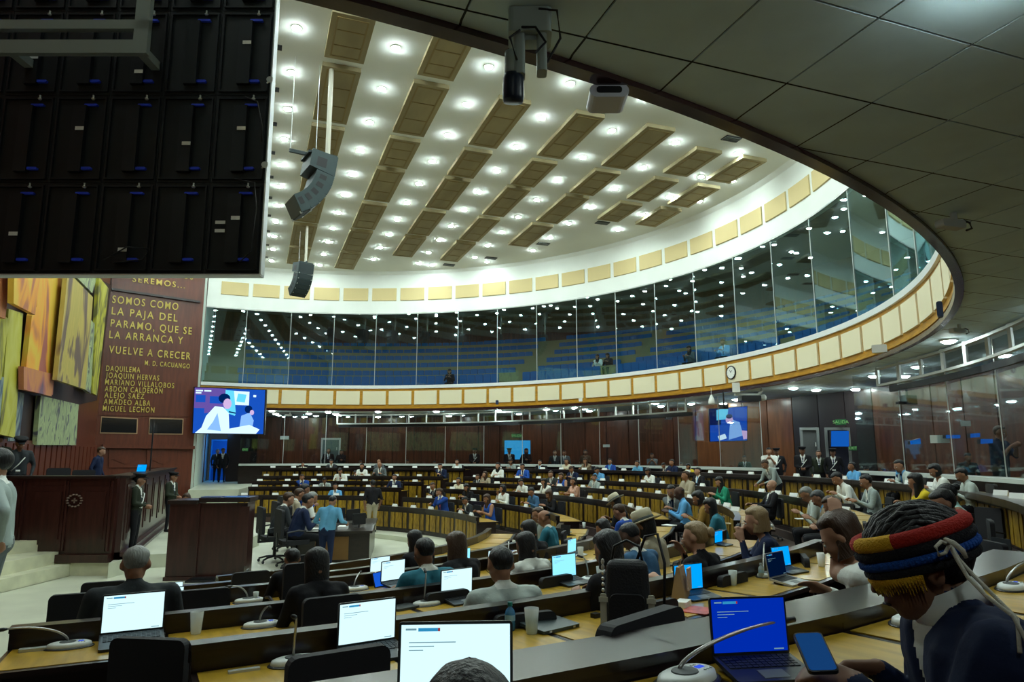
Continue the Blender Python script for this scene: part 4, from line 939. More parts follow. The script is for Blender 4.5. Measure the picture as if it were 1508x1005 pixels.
for i, (px, py) in enumerate([(394, 681), (421, 683), (531, 676), (546, 679), (600, 675), (614, 680), (640, 677), (655, 675), (1002, 678), (1275, 684), (1300, 686), (705, 682)]):
    q = [36.6, 36.6, 36.8, 36.6, 36.8, 36.8, 36.7, 36.7, 31.5, 20.6, 19.3, 36][i]
    c = circ(px, py, 21.1); p = atF(px, py, c.x*FW.x+c.y*FW.y); kw2 = dict(POSE['type']); me, HM = body('type', **kw2)
    o = person(p.x, p.y, Z5, math.atan2(p.x, -p.y), 'type', kw2, ['charcoal', 'dgrey', 'navy', 'olive'][i % 4], hair=B, skin=1+i % 2, label='dim person seated behind the glass partition beyond the back row', group='people seated behind the glass', scale=min(1.15, (p.z-Z5)/1.36))
    chair(p.x, p.y, Z5, math.atan2(p.x, -p.y), 'black chair under a dim person behind the glass', 'chairs behind the glass', full=False)
# doorway far left
def_z = FK[5]
stand_at(329, 660.5, 39.6, def_z, 'stand', 'black', B, 2, 'man in black standing in the blue lit far left doorway')
stand_at(321, 662, 40.2, def_z, 'stand', 'charcoal', K, 1, 'person half hidden behind the man in the far left doorway')
# central floor
stand_at(490, 731, 17.8, 0, 'bend', 'shirtblue', ('crop', 'black'), 1, 'man in blue shirt seen from behind leaning on the central table', face=150, pants='navy', over=dict(lean=14, hp=30, style='shirt', LH=(-.36, .34, 1.0), RH=(.34, .25, 1.05), fat=1.15))
stand_at(549, 707.5, 25.0, FK[0], 'stand', 'black', B, 2, 'man in black shirt and beige trousers standing seen from behind', face=200, pants='beige', over=dict(style='short', fat=1.1))
stand_at(207, 699, 18.4, .33, 'standc', 'olive', ('bun', 'black'), 1, 'woman officer in dark uniform with white belt beside the rostrum', face=75, acc=('cap', 'sash'))
stand_at(256, 697, 23.4, .33, 'standc', 'olive', ('crop', 'black'), 1, 'second officer in dark uniform half hidden behind the lectern', face=60, acc=('cap',))
p = atF(288, 713, 22.0); sc_ = 1.0
person(p.x, p.y, .33, 1.9, 'down', POSE['down'], 'white', hair=('mid', 'brown'), skin=1, label='person in white shirt with head bowed behind the lectern', scale=1.05)
chair(p.x, p.y, .33, 1.9, 'black chair under the person in white behind the lectern')
# rostrum people
stand_at(150, 659, 21.0, 1.25, 'standd', 'navy', K, 0, 'man in navy suit looking at a laptop on the rostrum', face=70)
stand_at(31, 646, 18.1, 1.25, 'standd', 'charcoal', B, 1, 'officer in dark uniform and white sash on the rostrum, second from left edge', face=10, acc=('cap', 'sash'))
stand_at(-2, 640, 17.95, 1.25, 'standd', 'olive', B, 1, 'officer in olive with yellow topped cap at the left picture edge', face=-40, acc=('cap',))
# foreground passer-by cut by the left edge
stand_at(-4, 662, 10.2, .0, 'standc', 'grey', ('short', 'black'), 1, 'passer-by in grey green jacket cut off by the left picture edge', face=-100, pants='dgrey', over=dict(RH=(.22, .48, 1.28), LH=(-.3, -.1, .95), fat=1.15))

# ---- middle and near people seen from behind or in profile, finer meshes
def near(px, py, k, pose, top, hair, skin, label, F=None, yaw=0, over=None, vox=.0135, **kw):
    if over: kw['over'] = over
    if F: kw['F'] = F
    return place(px, py, k, pose, top, hair, skin, label, yaw=yaw, mode='F' if F else 'z', vox=vox, **kw)
near(792, 748, 1, 'chin', 'grey', K, 1, 'man in grey suit with glasses seated left of the teal suit', F=14.2, yaw=10, acc=('glasses',))
near(801, 752, 1, 'type', 'teal', ('bald', 'black'), 1, 'man in teal blue suit with pale collar seen in profile', F=13.0, yaw=10)
near(779, 768, 1, 'fdown', 'black', LB, 1, 'woman in black with long black hair behind the teal suited man', F=10.6)
near(774, 786, 2, 'fdown', 'white', LB, 1, 'woman with long black hair over a white top, centre', F=7.8)
near(888, 766, 1, 'fdown', 'white', MB_, 1, 'person in white jacket bent low over the desk', F=11.5)
near(949, 758, 2, 'type', 'beige', ('mid', 'black'), 1, 'man in pale panama hat and beige coat seen from behind', F=8.8, yaw=8, acc=('hat',), over=dict(fat=1.15, style='shirt'))
near(927, 771, 2, 'down', 'denim', ('crop', 'black'), 3, 'dark skinned man in blue grey coat left of the panama hat', F=7.9)
near(895, 784, 3, 'fdown', 'black', MB_, 1, 'person in black with a black hood of hair, backpack behind', F=5.7, over=dict(fat=1.15))
near(1022, 770, 3, 'fside', 'black', ('bun', 'blond'), 0, 'blonde woman with tied up hair in black, near the blue laptop', F=6.8, over=dict(hy=20))
near(1112, 748, 3, 'fdown', 'navy', ('mid', 'blond'), 0, 'blonde woman in navy sweater in profile with clasped hands', F=7.8, yaw=25, over=dict(hp=8, LH=(-.06, .3, .95), RH=(.04, .3, .95), dL=(.2, .2, 1), dR=(-.2, .2, 1)))
near(625, 793, 2, 'type', 'teal', ('crop', 'black'), 2, 'man in dark teal jacket seen from behind between two laptops', F=7.0, over=dict(fat=1.1))
near(672, 787, 1, 'fdown', 'black', ('wavy', 'brown'), 1, 'woman with wavy brown hair in a dark patterned dress', F=8.9)
near(611, 783, 1, 'fdown', 'black', LB, 1, 'dark haired woman just beyond the dark teal jacket', F=10.2)
near(737, 806, 3, 'type', 'lgrey', ('crop', 'black'), 1, 'man in light grey suit seen from behind with dark glasses', F=5.35, acc=('glasses',), yaw=-12, over=dict(fat=1.1))
near(467, 810, 3, 'fdown', 'black', LB, 1, 'woman with very long black hair seen from behind, left centre', F=5.9)
near(430, 829, 3, 'type', 'black', B, 1, 'dark head before the bright laptop left of the long haired woman', F=7.6, over=dict(lean=20))
near(202, 805, 2, 'type', 'charcoal', ('crop', 'grey'), 1, 'grey haired man in dark jacket seen from behind at the left', F=5.9, over=dict(fat=1.2, style='shirt'))
near(1236, 754, 4, 'fchin', 'white', ('mid', 'brown'), 0, 'woman in white blouse covering her face with one hand', F=4.6, yaw=18, vox=.010, over=dict(lean=18, hp=24, hy=6, LH=(-.02, .24, 1.16), dL=(.1, .1, 1), RH=(.18, .34, .80), curl=.25, style='shirt'))
near(1386, 722, 4, 'type', 'blue', ('short', 'black'), 1, 'man with glasses in bright blue suit looking down', F=7.4, yaw=35, vox=.0115, acc=('glasses',), over=dict(lean=10, hp=22, fat=1.15), shirt='lgrey')
# men at the central table
def table_man(px, py, F, top, hair, skin, label, rz=-1.35, z=0, **kw):
    p = atF(px, py, F); sc = p.z/1.36; pose = kw.pop('pose', 'type'); kw2 = dict(POSE[pose]); kw2['vox'] = .016; kw2['lean'] = 16
    person(p.x-.12, p.y, z, rz, pose+'t', kw2, top, hair=hair, skin=skin, label=W(label), scale=sc, **kw)
    chair(p.x-.12, p.y, z, rz, W('black office chair under the '+label), s=sc)
table_man(416, 717, 19.3, 'charcoal', ('short', 'brown'), 0, 'man in charcoal suit seated at left of the central table')
table_man(433, 712, 21.6, 'beige', K, 1, 'man in beige jacket at the central table')
table_man(444, 719, 18.4, 'navy', B, 1, 'man in navy blue suit nearest at the central table')
table_man(441, 705.5, 23.0, 'blue', B, 2, 'man in blue at the far side of the central table')
table_man(452, 717, 20.4, 'white', G, 1, 'person in white shirt at the central table')
# gallery spectators
def gal(px, py, d, j, top, label, hair=LB, fem=True, skin=1):
    # walk along the row curve until the spectator projects onto the pixel
    best = None
    for i in range(0, 1250):
        a = i*.1; p = E(a, d); q = UM @ Vector((p.x, p.y, 3.62+j*.57+1.2)); v = q-Vector((0, 0, CAMZ)); f = v.x*FW.x+v.y*FW.y
        zc = f*math.cos(PL)+v.z*math.sin(PL); x_ = CX+FPX*(v.x*RT.x+v.y*RT.y)/zc
        if best is None or abs(x_-px) < best[0]: best = (abs(x_-px), a, p)
    _, a, p = best; n = Vector((math.sin(math.radians(a))/RX, math.cos(math.radians(a))/RY, 0)).normalized()
    z = zs(p.x, p.y, 3.62+j*.57); pose = 'fdown' if fem else 'type'; rz = math.atan2(n.x, -n.y)
    person(p.x-n.x*.2, p.y-n.y*.2, z-.06, rz, pose, POSE[pose], top, hair=hair, skin=skin, label=label)
gal(665, 550, .95, 0, 'black', 'spectator with striped sleeves alone in the lowest gallery row', MB_)
gal(884, 520, 2.9, 1, 'white', 'spectator in white top in the gallery, left one of a pair')
gal(900, 518, 2.9, 1, 'black', 'spectator in black in the gallery, right one of a pair')
gal(1023, 520, .95, 0, 'dgrey', 'spectator in grey with hand at mouth by the gallery rail', LB)
gal(1073, 513, .95, 0, 'sky', 'young man in pale blue shirt leaning on the gallery rail', B, False)

# ================================================================== ROSTRUM, LECTERN, TABLE
def seg(mb, a, b, z0, z1, th, mi=0):     # upright slab from a to b, thickness to the right of a->b
    a, b = Vector((a[0], a[1], 0)), Vector((b[0], b[1], 0)); n = (b-a).cross(Vector((0, 0, 1))).normalized()*th
    P = [Vector((q.x, q.y, z)) for z in (z0, z1) for q in (a, b, b+n, a+n)]
    mb.hexa(P, mi); return mb
def lerp(a, b, t): return (a[0]+(b[0]-a[0])*t, a[1]+(b[1]-a[1])*t)
STAIRM = mat('veined stair stone', (.66, .66, .48), .45, var=.2, vscale=2)
c_ = atF(178, 701, 17.3); Pc = (c_.x, c_.y); Pe = (Pc[0], 31.2); Pl = (Pc[0]-RT.x*3.18, Pc[1]-RT.y*3.18)
zt = c_.z
ro = empty('rostrum', (Pc[0], Pc[1], 0)); ri = Matrix.Translation((-Pc[0], -Pc[1], 0))
def rp(mb, name, ma, par=None): return mb.build(name, ma, par or ro, M=ri)
ROSW = mat('rostrum wood', (.042, .012, .010), .3, var=.4, vscale=3, stretch=(4, 4, .5), coat=.3)
m = MB(); seg(m, Pl, Pc, .0, zt-.06, .12); rp(m, 'front_wall', ROSW)
m = MB(); seg(m, Pc, Pe, .33, zt-.06, .12); rp(m, 'side_wall', ROSW)
m = MB(); seg(m, Pl, Pc, zt-.06, zt, -.35); seg(m, Pl, Pc, zt-.06, zt, .2); rp(m, 'front_top', WOODL)
m = MB(); seg(m, Pc, Pe, zt-.06, zt, -.35); seg(m, Pc, Pe, zt-.06, zt, .2); rp(m, 'side_top', WOODL)
m = MB(); seg(m, lerp(Pl, Pc, .02), Pc, .30, .48, .26); rp(m, 'plinth', ROSW)
m = MB(); seg(m, Pc, Pe, .33, .50, .26); seg(m, Pc, Pe, .33, .40, .36); rp(m, 'side_plinth', ROSW)
m = MB(); seg(m, lerp(Pl, Pc, .4), Pc, .0, .30, .2); rp(m, 'stone_base', STAIRM)
for i in range(3):
    a, b = lerp(Pl, Pc, .04+i*.33), lerp(Pl, Pc, .30+i*.33); m = MB(); seg(m, a, b, .7, zt-.25, .15); o = rp(m, 'raised_panel', ROSW)
    m = MB(); seg(m, lerp(a, b, .12), lerp(a, b, .88), .82, zt-.37, .175); rp(m, 'panel_field', ROSW, o)
for i in range(4):
    a = lerp(Pl, Pc, .955+.0*i-.33*i+ (0 if i else .0)); b = lerp(a, Pc, .0); n = (Pc[0]-Pl[0])/3.25, (Pc[1]-Pl[1])/3.25
    for q in (0, .07): m = MB(); seg(m, (a[0]+n[0]*q-n[0]*.05, a[1]+n[1]*q-n[1]*.05), (a[0]+n[0]*(q+.045)-n[0]*.05, a[1]+n[1]*(q+.045)-n[1]*.05), .55, zt-.12, .17); rp(m, 'pilaster', ROSW)
for i in range(7):
    a, b = lerp(Pc, Pe, .02+i*.14), lerp(Pc, Pe, .13+i*.14); m = MB(); seg(m, a, b, .75, zt-.2, .145); o = rp(m, 'raised_panel', ROSW)
    m = MB(); seg(m, lerp(a, b, .2), lerp(a, b, .8), .9, zt-.35, .165); rp(m, 'panel_field', ROSW, o)
tag(ro, 'large dark wooden rostrum with panelled sides in front of the mural wall', 'rostrum')
# emblem: a round carved wreath
ec = lerp(Pl, Pc, .70); nf = Vector((Pc[0]-Pl[0], Pc[1]-Pl[1], 0)).cross(Vector((0, 0, 1))).normalized(); al = Vector((Pc[0]-Pl[0], Pc[1]-Pl[1], 0)).normalized()
m = MB(); ce = Vector((ec[0], ec[1], 1.72))+nf*.185
for i in range(14):
    a = 2*PI*i/14; q = ce+al*.17*math.cos(a)+Vector((0, 0, .14*math.sin(a))); m.ell(q, (.035, .02, .022), 8)
m.tube([ce-al*.06, ce+al*.06], .02, 6); m.tube([ce-Vector((0, 0, .06)), ce+Vector((0, 0, .06))], .02, 6); rp(m, 'carved_emblem', mat('worn bronze', (.16, .11, .09), .45, metal=.3))
# stage floors and steps
m = MB(); m.prism([(XM+.02, Pl[1]+.15, 0), (Pc[0]-.12, Pc[1]+.14, 0), (Pc[0]-.1, 31, 0), (XM+.02, 31, 0)], (0, 0, 1.25)); struct(m.build('floor_rostrum', CARPET))
a_ = atF(215, 800, 18.2); b_ = atF(300, 800, 18.6)
m = MB(); m.prism([(Pc[0]+.0, 18.9, 0), (a_.x, a_.y, 0), (b_.x+.3, b_.y+.2, 0), (0.4, 24, 0), (0.4, 36, 0), (XM, 35.4, 0), (XM, 31.2, 0), (Pc[0], 31.2, 0)], (0, 0, .33)); struct(m.build('floor_stage', STONE))
def step(pr, pl, z1, name='stair_step'):
    r = atz(*pr, z1); l = atz(*pl, z1); d = (l-r); l2 = r+d*2.2; bk = FW*(17.2-(r.x*FW.x+r.y*FW.y)); l2.x = max(l2.x, XM+.05)
    m = MB(); m.prism([(r.x, r.y, 0), (l2.x, l2.y, 0), (max(XM+.05, Pl[0]), Pl[1]-.1, 0), (r.x+bk.x, r.y+bk.y, 0)], (0, 0, z1)); return m
sts_ = empty('stone_stairs', (-6, 16, 0)); si = Matrix.Translation((6, -16, 0))
for pr, pl, z1 in (((132, 824.7), (8, 852.6), .27), ((106, 809), (5, 829), .54), ((76.6, 794), (6, 801), .80)):
    step(pr, pl, z1).build('step', STAIRM, sts_, M=si)
tag(sts_, 'three pale stone steps leading up to the rostrum at left', 'stairs')
# things on the rostrum
SCRC = {}
def screenmat(c, s): 
    k = tuple(c)+(s,)
    if k not in SCRC: SCRC[k] = emis('display %d' % len(SCRC), c, s)
    return SCRC[k]
LIDM = mat('dark laptop shell', (.03, .035, .04), .35, metal=.3); KEYM = mat('keys', (.012, .014, .018), .5); SILV = mat('silver laptop shell', (.5, .52, .53), .35, metal=.4)
LINEM = mat('screen text grey', (.25, .45, .55), .5, emit=.5)
m = MB(); m.rbox(-.16, .16, -.225, 0, 0, .016, .012, axis='z'); LB_ = m.mesh('base', LIDM)
m = MB()
for r in range(5):
    for c in range(12): m.box(-.142+c*.0237, -.142+c*.0237+.020, -.12+r*.021, -.12+r*.021+.017, .016, .019)
LK_ = m.mesh('keyboard', KEYM); m = MB(); m.box(-.05, .05, -.205, -.14, .016, .0175); LT_ = m.mesh('touchpad', GREYP)
m = MB(); m.rbox(-.16, .16, -.004, .004, 0, .215, .01); LL_ = m.mesh('lid', LIDM)
m = MB(); m.box(-.152, .152, -.0065, -.0042, .012, .207); LD_ = m.mesh('display', PAPER)
m = MB(); m.box(-.14, -.11, -.008, -.0066, .193, .198, 0); m.box(-.105, -.05, -.008, -.0066, .190, .199, 1); m.box(-.05, -.044, -.008, -.0066, .190, .199, 2)
m.box(-.13, .0, -.008, -.0066, .160, .1625, 0); m.box(-.13, -.06, -.008, -.0066, .150, .152, 0); m.box(-.13, -.09, -.008, -.0066, .140, .142, 0); m.box(.095, .135, -.008, -.0066, .018, .022, 0)
LX_ = m.mesh('page_text', [LINEM, mat('header blue', (.03, .30, .60), .5, emit=.7), mat('header red', (.6, .05, .06), .5, emit=.4)])
CW, CC, CB, CD_ = ((.66, .95, 1.0), 1.05), ((.28, .80, 1.0), 1.1), ((.0, .36, 1.0), 1.0), ((.0, .025, .42), .9)
def laptop(M, disp, label, lid=100, s=1.0, shell=None, raise_=8, group=None):
    o = empty('laptop', M=M @ Matrix.Scale(s, 4))
    Rb = Matrix.Translation((0, .0, 0)) @ Matrix.Translation((0, -.22, 0)) @ Matrix.Rotation(math.radians(raise_), 4, 'X') @ Matrix.Translation((0, .22, 0))
    # pivot at front edge: rear of the base lifted by the stand
    b = link('base', LB_, o, Rb); link('keyboard', LK_, b); link('touchpad', LT_, b)
    Ml = Rb @ Matrix.Translation((0, -.004, .014)) @ Matrix.Rotation(math.radians(-(lid-90)), 4, 'X')
    l = link('lid', LL_, o, Ml); d = link('display', LD_, l); d.material_slots[0].link = 'OBJECT'; d.material_slots[0].material = screenmat(*disp); link('page_text', LX_, l)['kind'] = 'stuff'
    if shell:
        for q in (b, l): q.material_slots[0].link = 'OBJECT'; q.material_slots[0].material = shell
    if raise_ > 4: m = MB(); m.box(-.10, -.08, -.10, -.02, 0, .012); m.box(.08, .10, -.10, -.02, 0, .012); m.box(-.1, .1, -.06, -.04, 0, .008); m.build('stand_foot', BLACK, o)
    tag(o, W(label), 'laptop', group); return o
def on_desk(px, py, k, yaw=0, dz=0, ref='front'):
    p = atz(px, py, ZK[k]-DROP[k]+.005+dz); rz = math.atan2(-(C.x-p.x), C.y-p.y)+math.radians(yaw)
    v = Vector((p.x-C.x, p.y-C.y)); need = RK[k]+(.36 if ref == 'front' else .17)
    if v.length < need and dz == 0 or (k in (0, 1, 2, 3, 4) and RK[k]+.62 < v.length < RK[k]+1.2):
        v = v.normalized()*(need if v.length < need else RK[k]+.55); p = Vector((C.x+v.x, C.y+v.y, p.z))
    M = Matrix.Translation(p) @ Matrix.Rotation(rz, 4, 'Z')
    if ref == 'front': M = M @ Matrix.Translation((0, .225, 0))
    return M
def F_of(M): t = M.translation; return t.x*FW.x+t.y*FW.y
LAPS = [  # px, py front edge centre, row, width px, colour, yaw, lid, label
 (540, 960, 4, 86, CW, 2, 97, 'open laptop with a bright white page, left of the nearest laptop'),
 (196, 931, 3, 80, CW, 2, 96, 'open laptop with a bright page on the yellow desk at far left'),
 (678, 886, 3, 53, CW, 0, 97, 'open laptop with white page beside the light grey suit'),
 (576, 860, 2, 42, CW, 8, 96, 'open laptop with white page left of the dark teal jacket'),
 (404, 873, 3, 52, CW, 4, 96, 'open laptop with white page beside the very long black hair'),
 (529, 843, 1, 34, CW, 3, 95, 'open laptop with white page one row beyond, left of centre'),
 (583, 822, 1, 24, CC, -8, 95, 'small open laptop with pale page left of the dark teal jacket'),
 (850, 862, 3, 48, CC, -2, 100, 'open laptop with cyan page and dark keyboard, beside the clear cups'),
 (722, 838, 2, 34, CW, 2, 96, 'open laptop with white page behind the light grey suit head'),
 (730, 809, 1, 24, CC, 0, 96, 'small open laptop with cyan page beside loose papers'),
 (652, 828, 1, 26, CC, -16, 95, 'open laptop with cyan page right of the dark teal jacket'),
 (822, 816, 2, 28, CC, 6, 96, 'open laptop with cyan page in a pale frame near the centre'),
 (768, 792, 1, 20, CB, 60, 96, 'small blue lit laptop seen from the side near the yellow cards'),
 (842, 788, 1, 18, CB, 55, 96, 'small blue lit laptop by the grey bag, turned sideways'),
 (898, 792, 1, 20, CC, 8, 96, 'cyan laptop glimpsed beyond the black hooded head'),
 (978, 836, 3, 38, CB, -10, 98, 'open laptop with blue page in front of the black backpack woman'),
 (1043, 885, 4, 54, CB, -12, 98, 'open laptop with vivid blue page behind the kraft paper bag'),
 (1156, 1012, 5, 114, CD_, -24, 102, 'nearest right laptop with deep blue screen before the headband man'),
 (1182, 846, 4, 42, CB, -12, 104, 'open laptop with blue screen and wide dark keyboard, right of centre'),
 (1180, 862, 4, 50, ((.0, .01, .05), .5), -4, 106, 'silver laptop with an almost black screen by the long microphone'),
 (1048, 803, 3, 24, CB, -10, 96, 'blue lit laptop beyond the blonde woman'),
 (244, 872, 2, 32, CW, 6, 96, 'bright laptop half hidden by the grey haired man'),
 (236, 842, 1, 24, CW, 4, 96, 'small bright laptop beyond the grey haired man'),
 (433, 880, 3, 32, CW, -10, 95, 'upright bright screen beside the very long black hair, cut by a head'),
 (1504, 822, 4, 34, CB, 40, 100, 'blue laptop cut by the right picture edge'),
 (775, 865, 3, 2, CW, 0, 96, ''),
]
for px, py, k, wd, colr, yw, lid, lab in LAPS:
    if wd < 5: continue
    M = on_desk(px, py, k, yw); s = wd*F_of(M)/FPX/.32; s = min(1.28, max(.8, s))
    laptop(M, colr, lab, lid, s, SILV if 'silver' in lab or 'pale frame' in lab else None)
p = atF(670, 1040, 2.12); M = Matrix.Translation((p.x, p.y, CAMZ-.715)) @ Matrix.Rotation(-YAW+.06, 4, 'Z')
laptop(M, CW, 'nearest large laptop with white page at the bottom centre', 96, 1.02, raise_=2)
m = MB(); m.box(-.15, .15, -.2, -.02, -.085, 0); m.box(-.15, -.13, -.2, -.02, -.09, -.0); o = m.build('laptop_riser', BLACK); o.matrix_world = M; tag(o, 'black riser block under the nearest large laptop', 'stand')
# closed laptop
M = on_desk(812, 925, 4, 6); m = MB(); m.rbox(-.17, .17, -.25, -.01, .02, .04, .015, axis='z'); o = m.build('closed_laptop', mat('closed lid', (.055, .075, .08), .4, metal=.2), smooth=False); o.matrix_world = M @ Matrix.Rotation(math.radians(4), 4, 'X')
m = MB(); m.box(-.12, -.10, -.252, -.25, .024, .036); m.box(.10, .12, -.252, -.25, .024, .036); m.build('white_foot', PAPER, o); tag(o, 'closed dark laptop lying on the yellow desk near the clear cup', 'laptop')
# rostrum laptop and chairs
def at_top(px, py, F, z, ry=0): p = atF(px, py, F); return Matrix.Translation((p.x, p.y, z)) @ Matrix.Rotation(ry, 4, 'Z')
laptop(at_top(208, 694, 20.5, zt, -.6), CB, 'blue lit laptop on top of the dark rostrum', 100, 1.0, raise_=0)
m = MB(); m.box(-.02, .02, -.02, .02, 0, 1.35); o = m.build('dark_pole', BLACK); o.matrix_world = at_top(221, 690, 22.5, zt); tag(o, 'thin dark upright pole standing on the rostrum', 'pole')
for px, F, lab in ((84, 19.2, 'broad black chair back behind the rostrum top'), (121, 19.2, 'grey green chair back behind the rostrum beside the navy suit')):
    p = atF(px, 690, F); c = chair(p.x, p.y, 1.25, .35, lab, s=1.2 if px < 100 else 1.15)
# lectern
lp = atF(302, 846, 16.6); LM = Matrix.Translation((lp.x, lp.y, 0)) @ Matrix.Rotation(-YAW+.10, 4, 'Z')
le = empty('lectern', M=LM); LW = .86; lz = 1.82
m = MB(); m.box(-LW, LW, -.04, .0, .08, lz-.12); m.build('front_panel', ROSW, le)
for x in (-LW+.02, LW-.02): m = MB(); m.box(x-.02, x+.02, 0, .62, .08, lz-.12); m.build('side_panel', ROSW, le)
m = MB(); m.box(-.24, -.18, -.10, -.03, .08, lz-.12); m.build('pilaster', ROSW, le)
m = MB(); m.box(.74, .92, -.10, .1, .3, lz-.2); m.build('moulded_post', ROSW, le)
m = MB(); m.rbox(-.22, LW+.06, -.14, .7, lz-.10, lz, .05, axis='z'); t_ = m.build('right_top', WOODL, le)
m = MB(); m.rbox(-LW-.05, -.2, -.12, .7, lz-.14, lz-.05, .05, axis='z'); m.build('left_top', WOODL, le)
m = MB(); m.box(-LW-.02, LW+.02, -.1, .66, 0, .08); m.build('base', ROSW, le)
m = MB(); m.box(-.3, LW+.15, -.4, -.1, 0, .04); m.box(-.2, LW+.1, -.3, -.1, .04, .08); m.build('base_skid', BLACK, le)
tag(le, 'tall dark wooden lectern with a broad sloping top on the stone floor', 'lectern')
for x, y, wd, hh, lab, ma in ((.55, .15, .5, .02, 'blue lit paper folder on the right side of the lectern', mat('blue folder', (.03, .14, .5), .4)), (.0, .2, .45, .02, 'dark blue folder on the middle of the lectern top', mat('dark folder', (.02, .06, .2), .4))):
    m = MB(); m.box(-wd/2, wd/2, -.15, .15, 0, hh); o = m.build('folder', ma); o.matrix_world = LM @ Matrix.Translation((x, y, lz)); tag(o, lab, 'folder')
# ---- microphones
m = MB(); m.lathe([(.10, 0), (.106, .008), (.10, .026), (.085, .032), (0, .033)], (0, 0, 0), 26, 0, 1.15, .62); MB1 = m.mesh('base', MICW, True)
m = MB(); m.lathe([(.045, 0), (.043, .004), (0, .0045)], (-.01, 0, .032), 20, 0, 1, .85); MB2 = m.mesh('speaker_grille', mat('dark grille', (.09, .10, .10), .6), False)
m = MB(); m.box(.045, .075, -.012, .006, .0325, .0345); MB3 = m.mesh('blue_display', emis('mic display', (.05, .12, .9), .8))
m = MB()
for x, y in ((.05, .018), (.065, .018), (.05, -.03), (.065, -.03), (.08, -.03)): m.rbox(x-.005, x+.005, y-.004, y+.004, .032, .035, .003, axis='z')
MB4 = m.mesh('buttons', ALU)
m = MB(); m.lathe([(.118, -.004), (.12, .004), (.112, .008)], (0, 0, 0), 26, 0, 1.12, .66); MB5 = m.mesh('black_rim', BLACK)
def mic(px, py, k, tip, label, yaw=0, s=1.15, straight=.0, F=None, z=None):
    M = on_desk(px, py, k, yaw, ref='c') if z is None else at_top(px, py, F, z, -YAW)
    o = empty('desk_microphone', M=M @ Matrix.Scale(s, 4)); link('base', MB1, o); link('speaker_grille', MB2, o); link('blue_display', MB3, o); link('buttons', MB4, o)['kind'] = 'stuff'; link('black_rim', MB5, o)
    t = Vector(tip); P = [Vector((-.01, .02, .03)), Vector((-.01, .02, .03))+Vector((0, 0, .45*t.z)), Vector((0, .02, .03))+t*.55+Vector((0, 0, .45*t.z)), Vector((-.01, .02, .03))+t]
    Q = []
    for i in range(13):
        u = i/12; Q.append(P[0]*(1-u)**3+P[1]*3*u*(1-u)**2+P[2]*3*u*u*(1-u)+P[3]*u**3)
    m = MB(); m.tube(Q, [.0065]*9+[.0055]*4, 8); m.build('gooseneck', CHROME, o, smooth=True)
    d = (Q[-1]-Q[-2]).normalized(); m = MB(); m.tube([Q[-1]-d*.005, Q[-1]+d*.012, Q[-1]+d*.055], [.007, .011, .0095], 10); m.build('capsule', BLACK, o, smooth=True)
    tag(o, W(label), 'microphone'); return o
mic(117, 925, 3, (-.30, -.14, .13), 'desk microphone on the yellow desk at far left, neck bent left')
mic(362, 900, 3, (.02, -.17, .12), 'desk microphone with pale oval base, left of the white laptop', s=1.15)
mic(405, 945, 4, (-.01, -.05, .19), 'desk microphone with pale oval base in the second nearest row, left')
mic(595, 880, 3, (.03, .04, .2), 'desk microphone between two white laptops, left of centre')
mic(348, 872, 2, (-.16, -.12, .13), 'desk microphone beside the small grey cup, left', s=1.2)
mic(329, 856, 1, (.05, .03, .18), 'desk microphone beyond the grey haired man, third from front', s=1.2)
mic(992, 998, 5, (.40, -.12, .10), 'large nearest desk microphone with a blue display at bottom', s=1.1, yaw=10)
mic(1118, 848, 4, (.30, .12, .20), 'desk microphone with a long neck rising right before the dark laptop', s=1.1)
mic(1305, 912, 5, (.24, -.1, .11), 'desk microphone beside the headband man at right', s=1.0)
mic(1487, 868, 5, (.2, -.1, .12), 'desk microphone near the right picture edge', s=1.0)
mic(870, 855, 3, (.0, .06, .16), 'desk microphone by the clear cup, centre right', s=1.2)
mic(700, 812, 1, (.1, .05, .12), 'desk microphone near the front right of the centre table rows', s=1.3)
mic(1008, 812, 2, (-.12, -.05, .15), 'desk microphone left of the blonde tied hair', s=1.3)
mic(1140, 776, 3, (.16, .1, .1), 'desk microphone beside the red cup', s=1.3)
mic(520, 868, 2, (.1, .1, .1), 'desk microphone beside the small blue tablet', s=1.2)
# ---- cups, bottles, small things
def cup(px, py, k, hpx, label, ma=None, water=False):
    M = on_desk(px, py, k, 0, ref='c'); F = F_of(M); h = min(.16, hpx*F/FPX); m = MB(); r = h*.30
    m.lathe([(r*.72, 0), (r*.76, .004), (r, h), (r*.96, h), (r*.72, .008), (0, .008)], (0, 0, 0), 20); o = m.build('cup', ma or CUPM, smooth=True); o.matrix_world = M
    if water: m = MB(); m.lathe([(r*.70, .009), (r*.86, h*.6), (0, h*.6)], (0, 0, 0), 20); m.build('water', glassmat('water', (.8, .9, .9), .1, 1), o, smooth=True)
    tag(o, W(label), 'cup'); return o
FROST = mat('frosted cup', (.55, .62, .60), .4, spec=.5)
cup(284, 924, 3, 31, 'clear plastic cup on the far left yellow desk'); cup(783, 934, 4, 38, 'clear cup half full of water by the closed laptop', water=True)
cup(885, 858, 3, 27, 'clear cup right of the cyan laptop keyboard'); cup(855, 822, 2, 15, 'small clear cup beyond the cyan laptop'); cup(1063, 860, 4, 20, 'pale grey cup by the vivid blue laptop', FROST)
cup(1210, 835, 4, 19, 'white cup beside the white blouse woman', PAPER); cup(363, 876, 2, 13, 'small grey cup beside a microphone at left', FROST); cup(272, 880, 2, 17, 'clear cup next to the plastic bottle at left')
cup(860, 778, 1, 8, 'tiny cup on a mid row near the grey bag', FROST); cup(1165, 770, 3, 9, 'red cup with a white lid on the right mid desk', mat('red cup', (.5, .03, .03), .5)); cup(1033, 772, 2, 9, 'small pale cup before the denim jacket', FROST)
